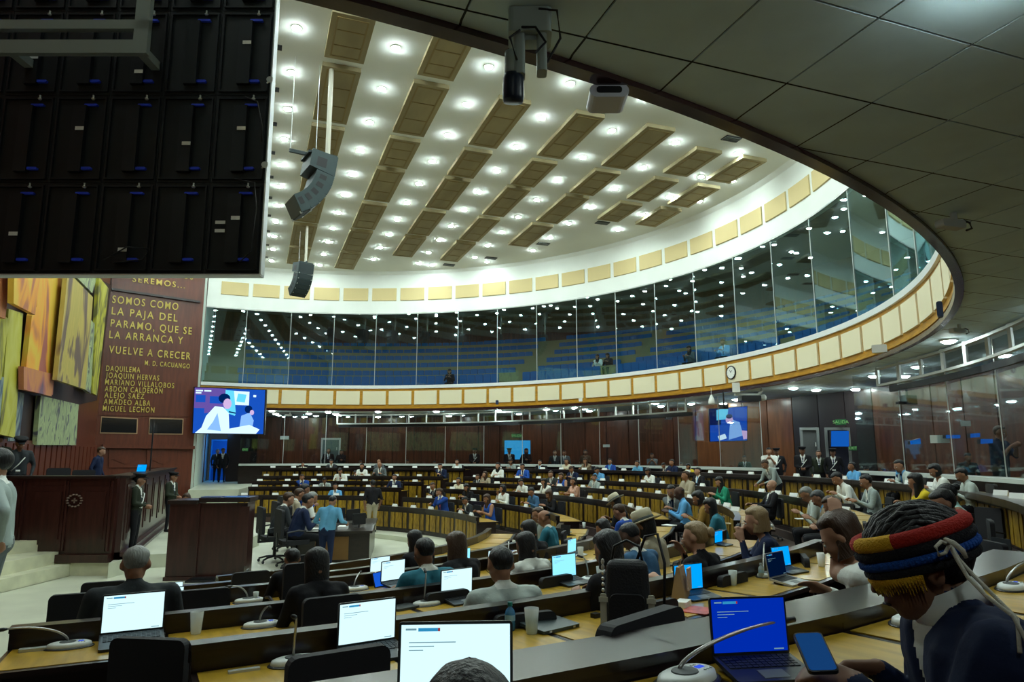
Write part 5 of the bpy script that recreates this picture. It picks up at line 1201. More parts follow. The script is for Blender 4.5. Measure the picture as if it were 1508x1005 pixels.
def bottle(px, py, k, hpx, col, capc, label, gl=True):
    M = on_desk(px, py, k, 0, ref='c'); F = F_of(M); h = hpx*F/FPX; m = MB(); r = h*.19
    m.lathe([(r*.9, 0), (r, .01), (r, h*.25), (r*.93, h*.3), (r, h*.35), (r, h*.60), (r*.8, h*.72), (r*.36, h*.82), (r*.36, h*.88), (0, h*.88)], n=18); o = m.build('bottle', col, smooth=True); o.matrix_world = M
    m = MB(); m.lathe([(r*.48, h*.86), (r*.48, h), (0, h)], n=14); m.build('cap', capc, o); m = MB(); m.lathe([(r*1.02, h*.36), (r*1.02, h*.56)], n=18); m.build('label', mat('bottle label', (.25, .45, .65), .5), o)
    tag(o, label, 'bottle'); return o
bottle(684, 905, 4, 38, mat('blue plastic bottle', (.05, .20, .42), .2, spec=.6), mat('teal cap', (.0, .16, .18), .4), 'blue tinted water bottle with teal cap by the grey suit')
bottle(280, 884, 2, 24, CUPM, mat('yellow cap', (.6, .4, .05), .5), 'clear bottle with yellow cap at left, beyond the ledge')
bottle(1162, 763, 3, 14, mat('blue bottle', (.02, .06, .4), .3), BLACK, 'dark blue bottle on the right mid desk'); bottle(613, 743, 0, 12, mat('pale bottle', (.4, .55, .65), .3), PAPER, 'small water bottle before the bright blue suit, front row')
bottle(1014, 838, 4, 20, mat('steel bottle', (.35, .42, .44), .4), mat('grey cap', (.3, .35, .36), .4), 'pale grey flask next to the blonde tied hair')
def slabthing(name, px, py, k, sx, sy, sz, ma, label, cat, yaw=0, dz=0):
    M = on_desk(px, py, k, yaw, ref='c', dz=dz); m = MB(); m.rbox(-sx/2, sx/2, -sy/2, sy/2, 0, sz, min(sx, sy)*.12, axis='z'); o = m.build(name, ma); o.matrix_world = M; tag(o, W(label), cat); return o
KR = mat('kraft paper', (.36, .24, .12), .8, bump=.1)
M = on_desk(1003, 884, 4, 24, ref='c'); m = MB(); m.hexa([Vector(q) for q in ((-.10, -.06, 0), (.10, -.06, 0), (.10, .06, 0), (-.10, .06, 0), (-.09, -.012, .26), (.09, -.012, .26), (.09, .012, .26), (-.09, .012, .26))]); o = m.build('paper_bag', KR); o.matrix_world = M
m = MB(); m.box(-.05, .07, -.075, -.06, .08, .25); t_ = m.build('pink_note', mat('pinkish note', (.55, .42, .36), .7), o); m = MB(); m.tube([(-.03, 0, .26), (-.03, 0, .31), (.03, 0, .31), (.03, 0, .26)], .004, 6); m.build('handle', KR, o)
tag(o, 'folded kraft paper bag with a pinkish note beside the vivid blue laptop', 'bag')
slabthing('white_box', 1006, 893, 4, .15, .09, .04, PAPER, 'small white box with a pen on the yellow desk', 'box', 20); slabthing('pen', 992, 880, 4, .012, .16, .012, BLACK, 'dark pen leaning by the small white box', 'pen', 50)
slabthing('magazine', 1055, 905, 4, .24, .2, .006, mat('red print', (.55, .10, .08), .5, var=.4, vscale=12), 'red printed magazine on the yellow desk', 'magazine', 15)
slabthing('desk_socket', 234, 922, 3, .06, .05, .03, BLACK, 'small black desk socket beside the far left laptop', 'socket'); slabthing('desk_socket', 877, 910, 4, .06, .05, .03, BLACK, 'small black desk socket right of the closed laptop', 'socket')
slabthing('desk_socket', 877, 855, 3, .05, .04, .03, BLACK, 'small black desk socket beside the cyan laptop', 'socket'); slabthing('paper_stack', 744, 812, 1, .25, .2, .02, PAPER, 'white papers beside the small cyan laptop', 'papers', 30)
slabthing('mobile_phone', 968, 808+25, 3, .08, .16, .01, mat('phone glow', (.05, .35, .8), .4, emit=.3), 'blue lit phone lying beside the blue laptop', 'phone'); slabthing('tablet', 1072, 833, 3, .25, .17, .01, mat('blue sheet', (.08, .35, .75), .4), 'pale blue tablet lying before the navy sweater', 'tablet')
slabthing('notebook', 590, 895, 3, .24, .17, .02, mat('grey notebook', (.05, .06, .06), .6), 'dark grey notebook on the desk left of the blue bottle', 'notebook', 10); slabthing('white_eraser', 632, 889, 3, .08, .05, .02, PAPER, 'small white object beside the dark grey notebook', 'stationery', 5)
slabthing('name_plate', 71, 929, 3, .16, .05, .02, ALU, 'metal name plate on the far left yellow desk', 'plate'); slabthing('name_plate', 342, 960, 4, .16, .035, .012, ALU, 'metal name plate at the left end of the second nearest row', 'plate')
slabthing('white_box', 628, 911, 4, .09, .05, .035, mat('grey box', (.25, .28, .28), .5), 'grey round edged box left of the blue bottle', 'box')
# blue tablet leaning
M = on_desk(541, 858, 2, 20, ref='c'); m = MB(); m.rbox(-.12, .12, -.005, .005, 0, .17, .01); o = m.build('tablet', LIDM); o.matrix_world = M @ Matrix.Rotation(-.3, 4, 'X'); m = MB(); m.box(-.11, .11, -.008, -.005, .01, .16); m.build('display', screenmat((.01, .12, .75), .8), o); tag(o, 'small upright blue tablet tilted beside a white laptop, left of centre', 'tablet')
# clutter on the mid desks: papers, bags
for i, (px, py, k, ma, lab) in enumerate([(815, 787, 1, PAPER, 'loose white papers on the desk before the teal suit'), (790, 783, 1, mat('grey sheet', (.35, .4, .4), .6), 'grey papers spread on the mid desk'), (935, 800, 2, PAPER, 'white sheet beside the hooded person'), (1012, 775, 2, PAPER, 'papers before the mustard jacket'),
        (1075, 772, 2, mat('buff folder', (.5, .42, .25), .6), 'buff folder before the denim jacket'), (1195, 778, 3, mat('buff folder', (.5, .42, .25), .6), 'buff folder on the right mid desk'), (1182, 765, 3, PAPER, 'white book open on the right mid desk')]):
    slabthing('papers', px, py, k, .28, .2, .015, ma, lab, 'papers', i*17)
def bag(px, py, F, k, s, ma, label):
    p = atF(px, py, F); m = MB(); m.ell((0, 0, .16), (.16, .10, .17), 14); o = m.build('handbag', ma, smooth=True); o.matrix_world = Matrix.Translation((p.x, p.y, ZK[k]-.14)) @ Matrix.Scale(s, 4)
    m = MB(); m.tube([(-.08, 0, .28), (-.06, 0, .42), (.06, 0, .42), (.08, 0, .28)], .01, 6); m.build('handle', BLACK, o); tag(o, label, 'bag'); return o
bag(857, 775, 12.2, 1, .9, mat('grey bag', (.12, .13, .13), .6), 'grey bag on the desk near the white cards'); bag(1303, 728, 10.6, 4, 1.0, mat('mottled bag', (.10, .09, .08), .6, var=.6, vscale=30), 'mottled grey bag on the desk before the yellow sweater'); bag(1122, 740, 12.3, 3, .9, mat('grey bag', (.12, .13, .13), .6), 'grey bag at the end of the curved desk')
# name cards on the ledges (one mesh, one object each)
m = MB(); m.hexa([Vector(q) for q in ((-.12, -.035, 0), (.12, -.035, 0), (.12, .035, 0), (-.12, .035, 0), (-.12, -.004, .085), (.12, -.004, .085), (.12, .004, .085), (-.12, .004, .085))]); CARD = m.mesh('name_card', PAPER)
def card(k, phi, R=None):
    o = bpy.data.objects.new('name_card', CARD); COL.objects.link(o); o.matrix_world = radM((R or RK[k])+.045, phi, ZK[k]) @ Matrix.Rotation(rs.uniform(-.12, .12)+math.radians(max(0, phi-85)*.9), 4, 'Z'); tag(o, 'white folded name card standing on a dark desk ledge', 'name card', 'white name cards on the desk ledges')
for k in range(1, 6):
    a = [0, 13, 13, 12, 12, 11][k]; st = math.degrees(1.22/RK[k])
    while a < 42: card(k, a+rs.uniform(-.4, .4)); a += st
for k, e_ in zip(range(6), (91, 100, 112, 126, 136, 140)):
    a = 50.5 if k < 2 else 48.5; st = math.degrees(1.0/RK[k])
    while a < e_:
        if rs.rand() < .88: card(k, a+rs.uniform(-.4, .4))
        a += st*(1.15 if k else .95)
# central table
tpn = atF(492, 770, 18.9); TM = Matrix.Translation((tpn.x, tpn.y, 0)) @ Matrix.Rotation(-YAW+.15, 4, 'Z')
tb = empty('central_table', M=TM); m = MB(); m.box(-.95, 1.0, -.2, 3.6, .78, .84); m.build('tabletop', WOODL, tb)
for x in (-.85, .9): m = MB(); m.box(x-.03, x+.03, -.1, 3.4, 0, .78); m.build('side_panel', WOODD, tb)
m = MB(); m.box(-.85, .9, -.1, -.05, .05, .78); o = m.build('front_panel', WOODD, tb); m = MB(); m.box(-.45, .4, -.12, -.1, .12, .7); m.build('veneer_panel', mat('brown veneer', (.16, .08, .02), .4), o)
tag(tb, 'dark central table with papers and monitors on the stone floor', 'table')
for i, (x, y, ww, hh) in enumerate([(-.1, 1.2, .5, .32), (.35, 2.0, .5, .32), (.6, .7, .45, .3), (-.1, 2.8, .4, .3)]):
    m = MB(); m.rbox(-ww/2, ww/2, -.02, .02, .08, hh+.08, .02); m.box(-.1, .1, -.08, .08, 0, .01); m.tube([(0, 0, 0), (0, 0, .15)], .02, 6); o = m.build('monitor', BLACK); o.matrix_world = TM @ Matrix.Translation((x, y, .84)) @ Matrix.Rotation(.8, 4, 'Z'); tag(o, ['black monitor nearest on the central table', 'second black monitor on the central table', 'black monitor on the right side of the central table', 'farthest black monitor on the central table'][i], 'monitor')
for i, (x, y) in enumerate([(-.5, .5), (-.3, 1.0), (-.55, 1.6), (.2, .4)]):
    m = MB(); m.box(-.16, .16, -.12, .12, 0, .02+.02*i); o = m.build('papers', PAPER); o.matrix_world = TM @ Matrix.Translation((x, y, .84)) @ Matrix.Rotation(i*.5, 4, 'Z'); tag(o, ['papers nearest the navy suit on the central table', 'pile of papers in the middle of the central table', 'papers at the far left of the central table', 'papers beside the blue shirted man on the central table'][i], 'papers')
m = MB(); m.box(-.15, .15, -.3, .3, 0, 1.0); o = m.build('equipment_box', GREYP); pp = atF(447, 812, 19.2); o.matrix_world = Matrix.Translation((pp.x, pp.y, 0)) @ Matrix.Scale(.62, 4); tag(o, 'pale grey equipment box beside the central table', 'box')
# extra empty chairs
def chair_px(px, py, k, label, yaw=0, s=1.0):
    p = atz(px, py, FK[k]+1.0*s); rz = math.atan2(-(C.x-p.x), C.y-p.y)+math.radians(yaw); q = p+Matrix.Rotation(rz, 3, 'Z') @ Vector((0, .27, 0))*s; chair(q.x, q.y, FK[k], rz, label, s=s)
for a in [(500, 958, 4, 'empty black chair at the bottom, left of the nearest laptop', 3), (118, 874, 2, 'empty black chair back beyond the far left desk', 0), (154, 857, 1, 'empty black chair two rows beyond the far left desk', 0), (222, 940, 3, 'empty black chair pulled up to the far left yellow desk', -35),
          (945, 905, 4, 'broad empty black chair left of the dark blue laptop', 15, 1.22), (1290, 850, 4, 'dark chair between the white blouse and the headband man', 15), (1455, 748, 4, 'dark chair right of the bright blue suit', 40), (1245, 742, 3, 'dark chair behind the three writing people', 30), (370, 842, 1, 'empty black chair left of a white laptop, third row', 0), (443, 818, 1, 'empty black chair left of centre near the stone floor', 0), (300, 868, 2, 'empty black chair beyond the small bottle', 0)]:
    chair_px(*a)
m = MB()
# ================================================================== HANGING THINGS, SCREENS
# back of the big hanging screen
c0 = atF(383, 404, 6.2); LEDM = Matrix.Translation(c0) @ Matrix.Rotation(-YAW, 4, 'Z')    # origin bottom right, -x to the left, z up
led = empty('hanging_screen', M=LEDM); CABM = mat('black cabinet', (.003, .004, .006), .55); EDG = mat('aluminium screen edge', (.7, .75, .8), .35, metal=.3); BLUEM = mat('blue cabinet latch', (.02, .06, .75), .5); cw_, ch_ = .503, .872
m = MB(); m.box(-.007, .006, -.005, .09, 0, 3.6); m.box(-4.1, 0, -.012, .1, -.012, 0); m.build('edge_frame', EDG, led)
cab = MB(); cab.box(-cw_+.003, -.003, 0, .08, .003, ch_-.003); cabm = cab.mesh('cabinet', CABM)
cb2 = MB(); cb2.box(-cw_*.62, -cw_*.38, -.045, 0, .1, ch_-.12); cb2.box(-cw_+.02, -cw_+.035, -.02, 0, .03, ch_-.03); cb2.box(-.035, -.02, -.02, 0, .03, ch_-.03); cb2.box(-cw_+.02, -.02, -.02, 0, .03, .045); cb2.box(-cw_+.02, -.02, -.02, 0, ch_-.045, ch_-.03); cbm2 = cb2.mesh('rib_frame', mat('rib black', (.005, .007, .011), .45))
lt = MB(); lt.rbox(-.22, -.10, -.03, -.0, .12, .145, .01); lt.rbox(-.22, -.1, -.03, 0, ch_-.12, ch_-.1, .008); ltm = lt.mesh('latch', BLUEM)
kn = MB(); kn.lathe([(.014, 0), (.018, .012), (.008, .02), (.008, .045), (0, .046)], (-.14, -.03, ch_-.06), 10); knm = kn.mesh('clamp_knob', ALU)
for i in range(8):
    for j in range(4):
        c = link('cabinet', cabm, led, Matrix.Translation((-i*cw_-.008, 0, j*ch_))); link('rib_frame', cbm2, c); link('latch', ltm, c); link('clamp_knob', knm, c)
        if (i+j) % 2 == 0 or j == 1 and i == 0: s_ = MB(); s_.box(-.27, -.19, -.05, -.046, .50-.15*(i % 3), .535-.15*(i % 3)); s_.build('sticker', PAPER, c)
        if (i, j) == (0, 0): s_ = MB(); s_.box(-.41, -.32, -.05, -.046, .46, .49); s_.box(-.41, -.32, -.05, -.046, .38, .41); s_.build('sticker', PAPER, c)
for j, (x0, z0, pts) in enumerate([(-.02, .1, [(-.15, 0), (-.05, .1), (-.03, .5), (-.06, .75), (-.25, .79)]), (-.02, 1.6, [(-.2, .1), (-.08, .05), (-.02, -.2), (-.02, -.35)]), (-.9, .12, [(-.5, 0), (-.3, .12), (-.1, .1), (-.15, .0), (-.4, -.02)])]):
    m = MB(); m.tube([(x0+a, -.055, z0+b) for a, b in pts], .006, 6); m.build('data_cable', BLACK, led, smooth=True)
for z in (1.03, 1.88): m = MB(); m.lathe([(.012, 0), (.03, .0), (.03, .012), (.012, .012)], (0, 0, 0), 12, M=Matrix.Translation((.0, -.04, z)) @ Matrix.Rotation(PI/2, 4, 'X')); m.tube([(-.03, -.03, z-.03), (.02, -.03, z+.03)], .008, 6); m.build('clamp', ALU, led)
tag(led, 'black back of a large hanging screen made of modular cabinets, top left', 'screen')
zc = zs(c0.x, c0.y, 9.9)-c0.z
for x in (-.5, -3.4): m = MB(); m.tube([(x, .04, 3.5), (x, .04, zc)], .012, 6); m.build('suspension_cable', ALU, led)
# pale bracket frame on it
fb = empty('bracket_frame', M=LEDM @ Matrix.Translation((-1.03, -.30, 1.98))); FBM = mat('pale steel frame', (.25, .29, .28), .5, metal=.2)
for q in ((-1.6, 0, 0, .13), (-1.6, 0, .24, .33), (-.13, 0, .13, 1.4)): m = MB(); m.box(q[0], q[1], -.03, .03, q[2], q[3]); m.build('bar', FBM, fb)
for x in (-1.3, -.12): m = MB(); m.box(x, x+.08, .03, .30, .02, .1); m.build('standoff', FBM, fb); tag(fb, 'pale grey steel bracket fixed to the hanging screen, top left corner', 'bracket')
# line array speakers
def array_(px, py, F, pole_xy, s, face, label):
    top = atF(px, py, F); o = empty('line_array_speaker', M=Matrix.Translation(top) @ Matrix.Rotation(face, 4, 'Z') @ Matrix.Scale(s, 4))
    SPK = mat('speaker cabinet', (.035, .06, .065), .5); T = Matrix.Identity(4)
    Mx = Matrix.Rotation(math.radians(-8), 4, 'X')
    for i in range(6):
        w2, d, h = (.36, .60, .46) if i == 0 else (.36, .42, .225)
        m = MB(); P = [Vector(v) for v in ((-w2, -d*.92, -h*.85), (w2, -d*.92, -h*.85), (w2, 0, -h), (-w2, 0, -h), (-w2, -d*.92, 0), (w2, -d*.92, 0), (w2, 0, 0), (-w2, 0, 0))]
        m.hexa(P); c = m.build('cabinet', SPK, o); c.matrix_local = Mx
        m = MB(); m.box(-w2+.02, w2-.02, 0, .012, -h+.015, -.015); m.build('grille', BLKM, c)
        for sx in (-1, 1): m = MB(); m.box(sx*w2-.006 if sx > 0 else -w2-.004, sx*w2+.004 if sx > 0 else -w2+.006, -d*.70, -d*.35, -h*.75, -h*.3); m.build('handle_recess', BLACK, c)
        for xx in (-.3, .3): m = MB(); m.box(xx-.012, xx+.012, -.03, .02, -h-.02, -h+.03); m.build('rigging_pin', ALU, c)
        Mx = Mx @ Matrix.Translation((0, 0, -h-.008)) @ Matrix.Rotation(math.radians(-11 if i else -6), 4, 'X')
    m = MB(); m.box(-.30, .30, -.62, -.0, .0, .05); m.box(-.03, .03, -.95, .0, .03, .1); m.build('fly_frame', BLKM, o)
    L = zs(top.x, top.y, 9.9)-top.z
    m = MB(); m.tube([(0, -.12, .05), (0, -.12, L/s)], .055, 10); m.build('pole', mat('cream pole', (.62, .60, .5), .5), o)
    for q in (-.35, -.9): m = MB(); m.tube([(-.1, q, .05), (-.1, q, L/s)], .008, 5); m.build('steel_cable', ALU, o)
    m = MB(); m.box(-.3, .3, -.45, -.4, -1.0, -.5); m.build('blue_cable_box', mat('blue connector', (.02, .06, .35), .5), o)
    tag(o, label, 'loudspeaker')
array_(490, 240, 16.4, 0, 1.12, -YAW-1.0, 'larger near hanging column of black loudspeakers on a cream pole')
array_(452, 388, 28.0, 0, .95, -YAW-2.35, 'smaller far hanging column of black loudspeakers on a cream pole')
# pictures on screens: flat shapes in u,v of the panel
def picture(quad, F, shapes, name, label, cat, dz=.01, bezel=.06, mats=None):
    P = [atF(x, y, F) for x, y in quad]; n = (P[1]-P[0]).cross(P[3]-P[0]).normalized()
    if n.dot(Vector((0, 0, CAMZ))-P[0]) < 0: n = -n
    def uv(u, v, d=0): return P[0]*(1-u)*(1-v)+P[1]*u*(1-v)+P[2]*u*v+P[3]*(1-u)*v+n*d
    b = .018; m = MB(); m.prism([uv(-b, -b), uv(1+b, -b), uv(1+b, 1+b), uv(-b, 1+b)], -n*.12); o = m.build(name, BLACK)
    m = MB(); m.prism([uv(0, 0, .002), uv(1, 0, .002), uv(1, 1, .002), uv(0, 1, .002)], n*.004); m.build('display', mats[0], o)
    if shapes:
        m = MB()
        for i, (mi, pts) in enumerate(shapes): m.prism([uv(u, v, .008+i*.0012) for u, v in pts], n*.001, mi)
        m.build('screen_picture', mats, o)
    tag(o, label, cat); return o
SM = [emis('picture deep blue', (.01, .09, .55), .9), emis('picture pale', (.62, .85, 1.0), 1.15), emis('picture cyan', (.12, .62, .9), 1.1), emis('picture mauve', (.16, .10, .45), .8), emis('picture navy', (.0, .02, .14), .7), emis('picture skin', (.62, .45, .75), 1.0), emis('picture sky', (.25, .50, .95), 1.0)]
def ov(cx, cy, rx, ry, n=12): return [(cx+rx*math.cos(2*PI*i/n), cy+ry*math.sin(2*PI*i/n)) for i in range(n)]
pic = [(3, [(0, 0), (.45, 0), (.40, .5), (0, .6)]), (0, [(.02, .16), (.16, .16), (.16, .32), (.02, .32)]), (0, [(.22, .18), (.4, .18), (.4, .34), (.22, .34)]), (0, [(0, .45), (.15, .45), (.15, 1), (0, 1)]), (1, [(.5, .04), (.78, .05), (.78, .36), (.5, .36)]), (2, [(.44, .03), (.56, .04), (.60, .55), (.52, .9), (.44, .6)]), (2, [(.62, .10), (.74, .12), (.72, .3), (.6, .28)]),
       (1, [(.30, .40), (.42, .42), (.52, .58), (.52, 1.0), (.03, 1.0), (.12, .88), (.18, .62)]), (6, [(.34, .55), (.40, .95), (.20, .92), (.28, .75)]), (4, ov(.43, .22, .085, .11)), (5, ov(.475, .34, .06, .12)), (4, [(.50, .50), (.60, .53), (.60, .56), (.50, .53)]), (0, [(.50, .56), (.62, .62), (.62, .88), (.52, .92)]), (6, [(.68, .60), (.80, .52), (.86, .70), (.84, .9), (.66, .88)]), (4, ov(.78, .45, .055, .09)), (5, ov(.83, .52, .03, .06)), (1, [(.50, .90), (.80, .80), (.95, .90), (.9, 1.0), (.5, 1.0)]), (1, [(.02, .05), (.12, .05), (.12, .08), (.02, .08)]), (1, [(.14, .05), (.24, .05), (.24, .08), (.14, .08)]), (1, [(.02, .10), (.10, .10), (.10, .13), (.02, .13)]), (1, [(.84, .12), (.88, .12), (.88, .17), (.84, .17)])]
picture([(287, 571), (390.5, 575), (387.5, 639.5), (284, 638)], 33.0, pic, 'wall_screen', 'large hanging screen showing a man in a pale suit, left of the hall', 'screen', mats=SM)
pic2 = [(4, [(.0, .0), (.3, .0), (.3, .5), (0, .5)]), (2, [(.18, .04), (.50, .0), (.46, .34), (.18, .36)]), (6, [(.55, .35), (.80, .45), (.9, .85), (.5, .97)]), (5, ov(.52, .36, .10, .12)), (4, ov(.52, .26, .09, .07)), (0, [(.2, .55), (.45, .5), (.5, .95), (.15, .9)]), (1, [(.2, .85), (.4, .78), (.45, .92), (.25, .98)]), (5, [(.85, .7), (1, .72), (1, .95), (.9, .97)])]
picture([(1045, 603), (1100, 599), (1100, 649), (1046, 650.5)], 29.3, pic2, 'wall_screen', 'smaller screen with a suited man on the brown wall, centre right', 'screen', mats=SM)
picture([(743, 649), (781, 649), (781, 677), (743, 677)], 37.8, [], 'wall_screen', 'plain blue lit screen low on the dark back wall', 'screen', mats=[emis('plain cyan blue', (.03, .36, .75), .9)])
for q, F, lab in (([(1393, 641), (1414, 641), (1414, 646), (1393, 646)], 17.5, 'thin blue lit monitor behind the right hand glass, left one'), ([(1429, 639), (1443, 638), (1443, 644), (1429, 645)], 17.3, 'thin blue lit monitor behind the right hand glass, middle one'), ([(1444, 647), (1462, 647), (1462, 653), (1444, 654)], 17.1, 'thin blue lit monitor behind the right hand glass, lower one'), ([(1340, 650), (1355, 646), (1356, 654), (1341, 655)], 19, 'small blue lit monitor behind the glass post'), ([(1224, 635), (1250, 635), (1250, 658), (1224, 658)], 25.2, 'dim blue screen inside the dark side doorway')):
    picture(q, F, [], 'monitor', lab, 'monitor', mats=[emis('dim blue monitor', (.01, .16, .75), .55 if F < 20 else .07)])
def sign(px, py, F, w, h, txt, cold, colt, label, em=.5):
    p = atF(px, py, F); M = Matrix.Translation(p) @ Matrix.Rotation(-math.atan2(p.x, p.y), 4, 'Z'); m = MB(); m.box(-w/2, w/2, 0, .03, -h/2, h/2); o = m.build('exit_sign', cold); o.matrix_world = M
    cu = bpy.data.curves.new('t', 'FONT'); cu.body = txt; cu.size = h*.8; cu.align_x = 'CENTER'; cu.align_y = 'CENTER'; cu.extrude = .004; t = bpy.data.objects.new('t', cu); COL.objects.link(t); bpy.context.view_layer.update()
    me = bpy.data.meshes.new_from_object(t.evaluated_get(bpy.context.evaluated_depsgraph_get())); bpy.data.objects.remove(t); me.materials.clear(); me.materials.append(colt); link('lettering', me, o, Matrix.Translation((0, -.006, 0)) @ Matrix.Rotation(PI/2, 4, 'X')); tag(o, label, 'sign')
GRN = mat('exit green', (.01, .10, .03), .5); GRT = emis('exit letters', (.25, .6, .2), .6)
sign(761, 642, 37.5, .50, .22, 'SALIDA', GRN, GRT, 'green exit sign above the plain blue screen'); sign(1238, 622, 25.6, .36, .2, 'SALIDA', GRN, GRT, 'green exit sign above the dark side doorway'); sign(1256, 660.5, 25.2, .26, .16, 'EXIT', GRN, GRT, 'small green sign at the right of the side doorway'); sign(361, 662.5, 36.9, .28, .16, 'EXIT', GRN, GRT, 'small green sign near the far left doorway')
for px, py, F, w_, h_, lab in ((419, 645, 38.5, .45, .18, 'pale rectangular wall light on the dark back wall, left'), (893, 657, 36, .34, .14, 'pale rectangular wall plate on the dark back wall, centre'), (1384, 647, 17.8, .42, .2, 'grey plate on the wall behind the right hand glass'), (1422, 624, 18, .22, .14, 'small pale plate high behind the right hand glass')):
    p = atF(px, py, F); m = MB(); m.box(-w_/2, w_/2, 0, .05, -h_/2, h_/2); o = m.build('wall_plate', LGREY); o.matrix_world = Matrix.Translation(p) @ Matrix.Rotation(-math.atan2(p.x, p.y), 4, 'Z'); tag(o, lab, 'plate')
# doors: grey door far, blue lit doorway far left, side doorway right
def doorway(x0, x1, y0, y1, F, ma, n, name_mat=ALU):
    a, b = atF(x0, y1, F), atF(x1, y1, F); top = atF(x0, y0, F).z; bot = a.z
    m = MB(); d = (b-a); d.z = 0; nn = Vector((d.y, -d.x, 0)).normalized(); P = [a, b, Vector((b.x, b.y, top)), Vector((a.x, a.y, top))]; m.prism(P, -nn*.04); o = struct(m.build('door_%d' % n, ma))
    m = MB(); t = d.normalized()*.09
    for A, Bq in ((a-t, a), (b, b+t)): m.prism([A, Bq, Vector((Bq.x, Bq.y, top)), Vector((A.x, A.y, top))], nn*.05)
    m.prism([Vector((a.x, a.y, top))-t, Vector((b.x, b.y, top))+t, Vector((b.x, b.y, top+.1))+t, Vector((a.x, a.y, top+.1))-t], nn*.05); m.build('door_frame', name_mat if F > 39 else GREYP, o)
    hh = a+d*.88+nn*.05; m = MB(); m.tube([(hh.x, hh.y, bot+1.0), (hh.x, hh.y, bot+1.15)], .02, 6); m.build('door_handle', ALU, o); return o
doorway(474, 498, 648, 690, 39.6, mat('grey green door', (.10, .14, .14), .5), 1)
doorway(310, 345, 650, 711, 42.8, mat('blue lit door', (.02, .16, .5), .6), 2, mat('blue painted frame', (.06, .35, .75), .5))
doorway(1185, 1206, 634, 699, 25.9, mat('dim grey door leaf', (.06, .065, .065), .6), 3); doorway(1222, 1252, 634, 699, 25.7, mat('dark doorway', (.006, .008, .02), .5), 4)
bl = bpy.data.lights.new('blue_corridor_lamp', 'AREA'); bl.energy = 60; bl.color = (.1, .4, 1); bl.size = .6; bo = bpy.data.objects.new('blue_corridor_lamp', bl); COL.objects.link(bo); q_ = atF(330, 640, 40.5); bo.location = (q_.x, q_.y, 4.3); bo.rotation_euler = (.5, 0, 0)
# clock
d = ray(1079, 549, PU); ak = angc(1079, 549); pk = E(ak, -.06, 3.36); n = Vector((math.sin(math.radians(ak))/RX, math.cos(math.radians(ak))/RY, 0)).normalized()
dd = ray(1079, 549, PU); tt = (pk-Vector((0, 0, 0))).length; zk = dd.z*math.hypot(pk.x, pk.y)/math.hypot(dd.x, dd.y)
CM = UM @ Matrix.Translation((pk.x, pk.y, zk)) @ Matrix.Rotation(math.atan2(-n.x, n.y), 4, 'Z') @ Matrix.Rotation(PI/2, 4, 'X')
m = MB(); m.lathe([(0, 0), (.25, 0), (.255, .03), (.235, .055), (.215, .04), (.21, .03)], n=32); ck = m.build('wall_clock', BLACK, smooth=True); ck.matrix_world = CM
m = MB(); m.lathe([(.212, .0), (.212, .032), (0, .032)], n=32); m.build('dial', PAPER, ck)
m = MB()
for a, L, w_ in ((math.radians(120), .13, .009), (math.radians(55), .10, .012)):
    dx, dy = math.cos(a), math.sin(a); m.prism([(-dy*w_, dx*w_, .034), (dy*w_, -dx*w_, .034), (dx*L+dy*w_, dy*L-dx*w_, .034), (dx*L-dy*w_, dy*L+dx*w_, .034)], (0, 0, .004))
for i in range(12): a = 2*PI*i/12; m.prism([(math.cos(a)*.175-.006, math.sin(a)*.175-.006, .033), (math.cos(a)*.175+.006, math.sin(a)*.175-.006, .033), (math.cos(a)*.175+.006, math.sin(a)*.175+.006, .033), (math.cos(a)*.175-.006, math.sin(a)*.175+.006, .033)], (0, 0, .003))
m.build('hands', BLACK, ck); tag(ck, 'round black rimmed wall clock on the curved fascia', 'clock')
# fixtures on the soffit
def uobj(name, ma, mb, x, y, h, rz=0, label='', cat=''):
    o = mb.build(name, ma); o.matrix_world = UM @ Matrix.Translation((x, y, h)) @ Matrix.Rotation(rz, 4, 'Z'); tag(o, label, cat); return o
pj = uat(780, 24, 2.7); m = MB(); m.rbox(-.13, .13, -.10, .10, -.16, .0, .03, axis='z'); o = uobj('spotlight_fixture', mat('pale painted metal', (.38, .45, .43), .45), m, pj.x, pj.y, 2.7, -YAW, 'motorised pale spotlight fixture with black lens hanging from the soffit', 'spotlight')
m = MB(); m.rbox(-.10, -.03, -.08, .02, -.42, -.10, .02, axis='z'); m.rbox(.04, .10, -.08, .02, -.40, -.10, .02, axis='z'); m.rbox(-.09, .09, -.05, .05, -.19, -.14, .02, axis='z'); m.build('yoke', MATS['pale painted metal'], o)
m = MB(); m.lathe([(.055, 0), (.062, .03), (.065, .14), (.058, .17), (0, .17)], n=18, M=Matrix.Translation((-.10, -.03, -.40)) @ Matrix.Rotation(math.radians(192), 4, 'X')); m.build('lens_barrel', mat('dark navy barrel', (.01, .02, .04), .35), o, smooth=True)
m = MB(); m.lathe([(.05, 0), (.055, .12), (.05, .17)], n=14, M=Matrix.Translation((-.10, -.03, -.26)) @ Matrix.Rotation(math.radians(185), 4, 'X')); m.build('motor_head', MATS['pale painted metal'], o, smooth=True)
for P in ([(.05, -.1, -.02), (.16, -.1, -.03), (.18, -.08, -.20), (.10, -.05, -.34)], [(-.05, -.1, -.14), (.03, -.13, -.16), (.09, -.12, -.25), (.03, -.12, -.32)], [(-.06, -.1, -.16), (-.12, -.12, -.22), (-.08, -.11, -.36)]): m = MB(); m.tube(P, .008, 6); m.build('cable', BLACK, o)
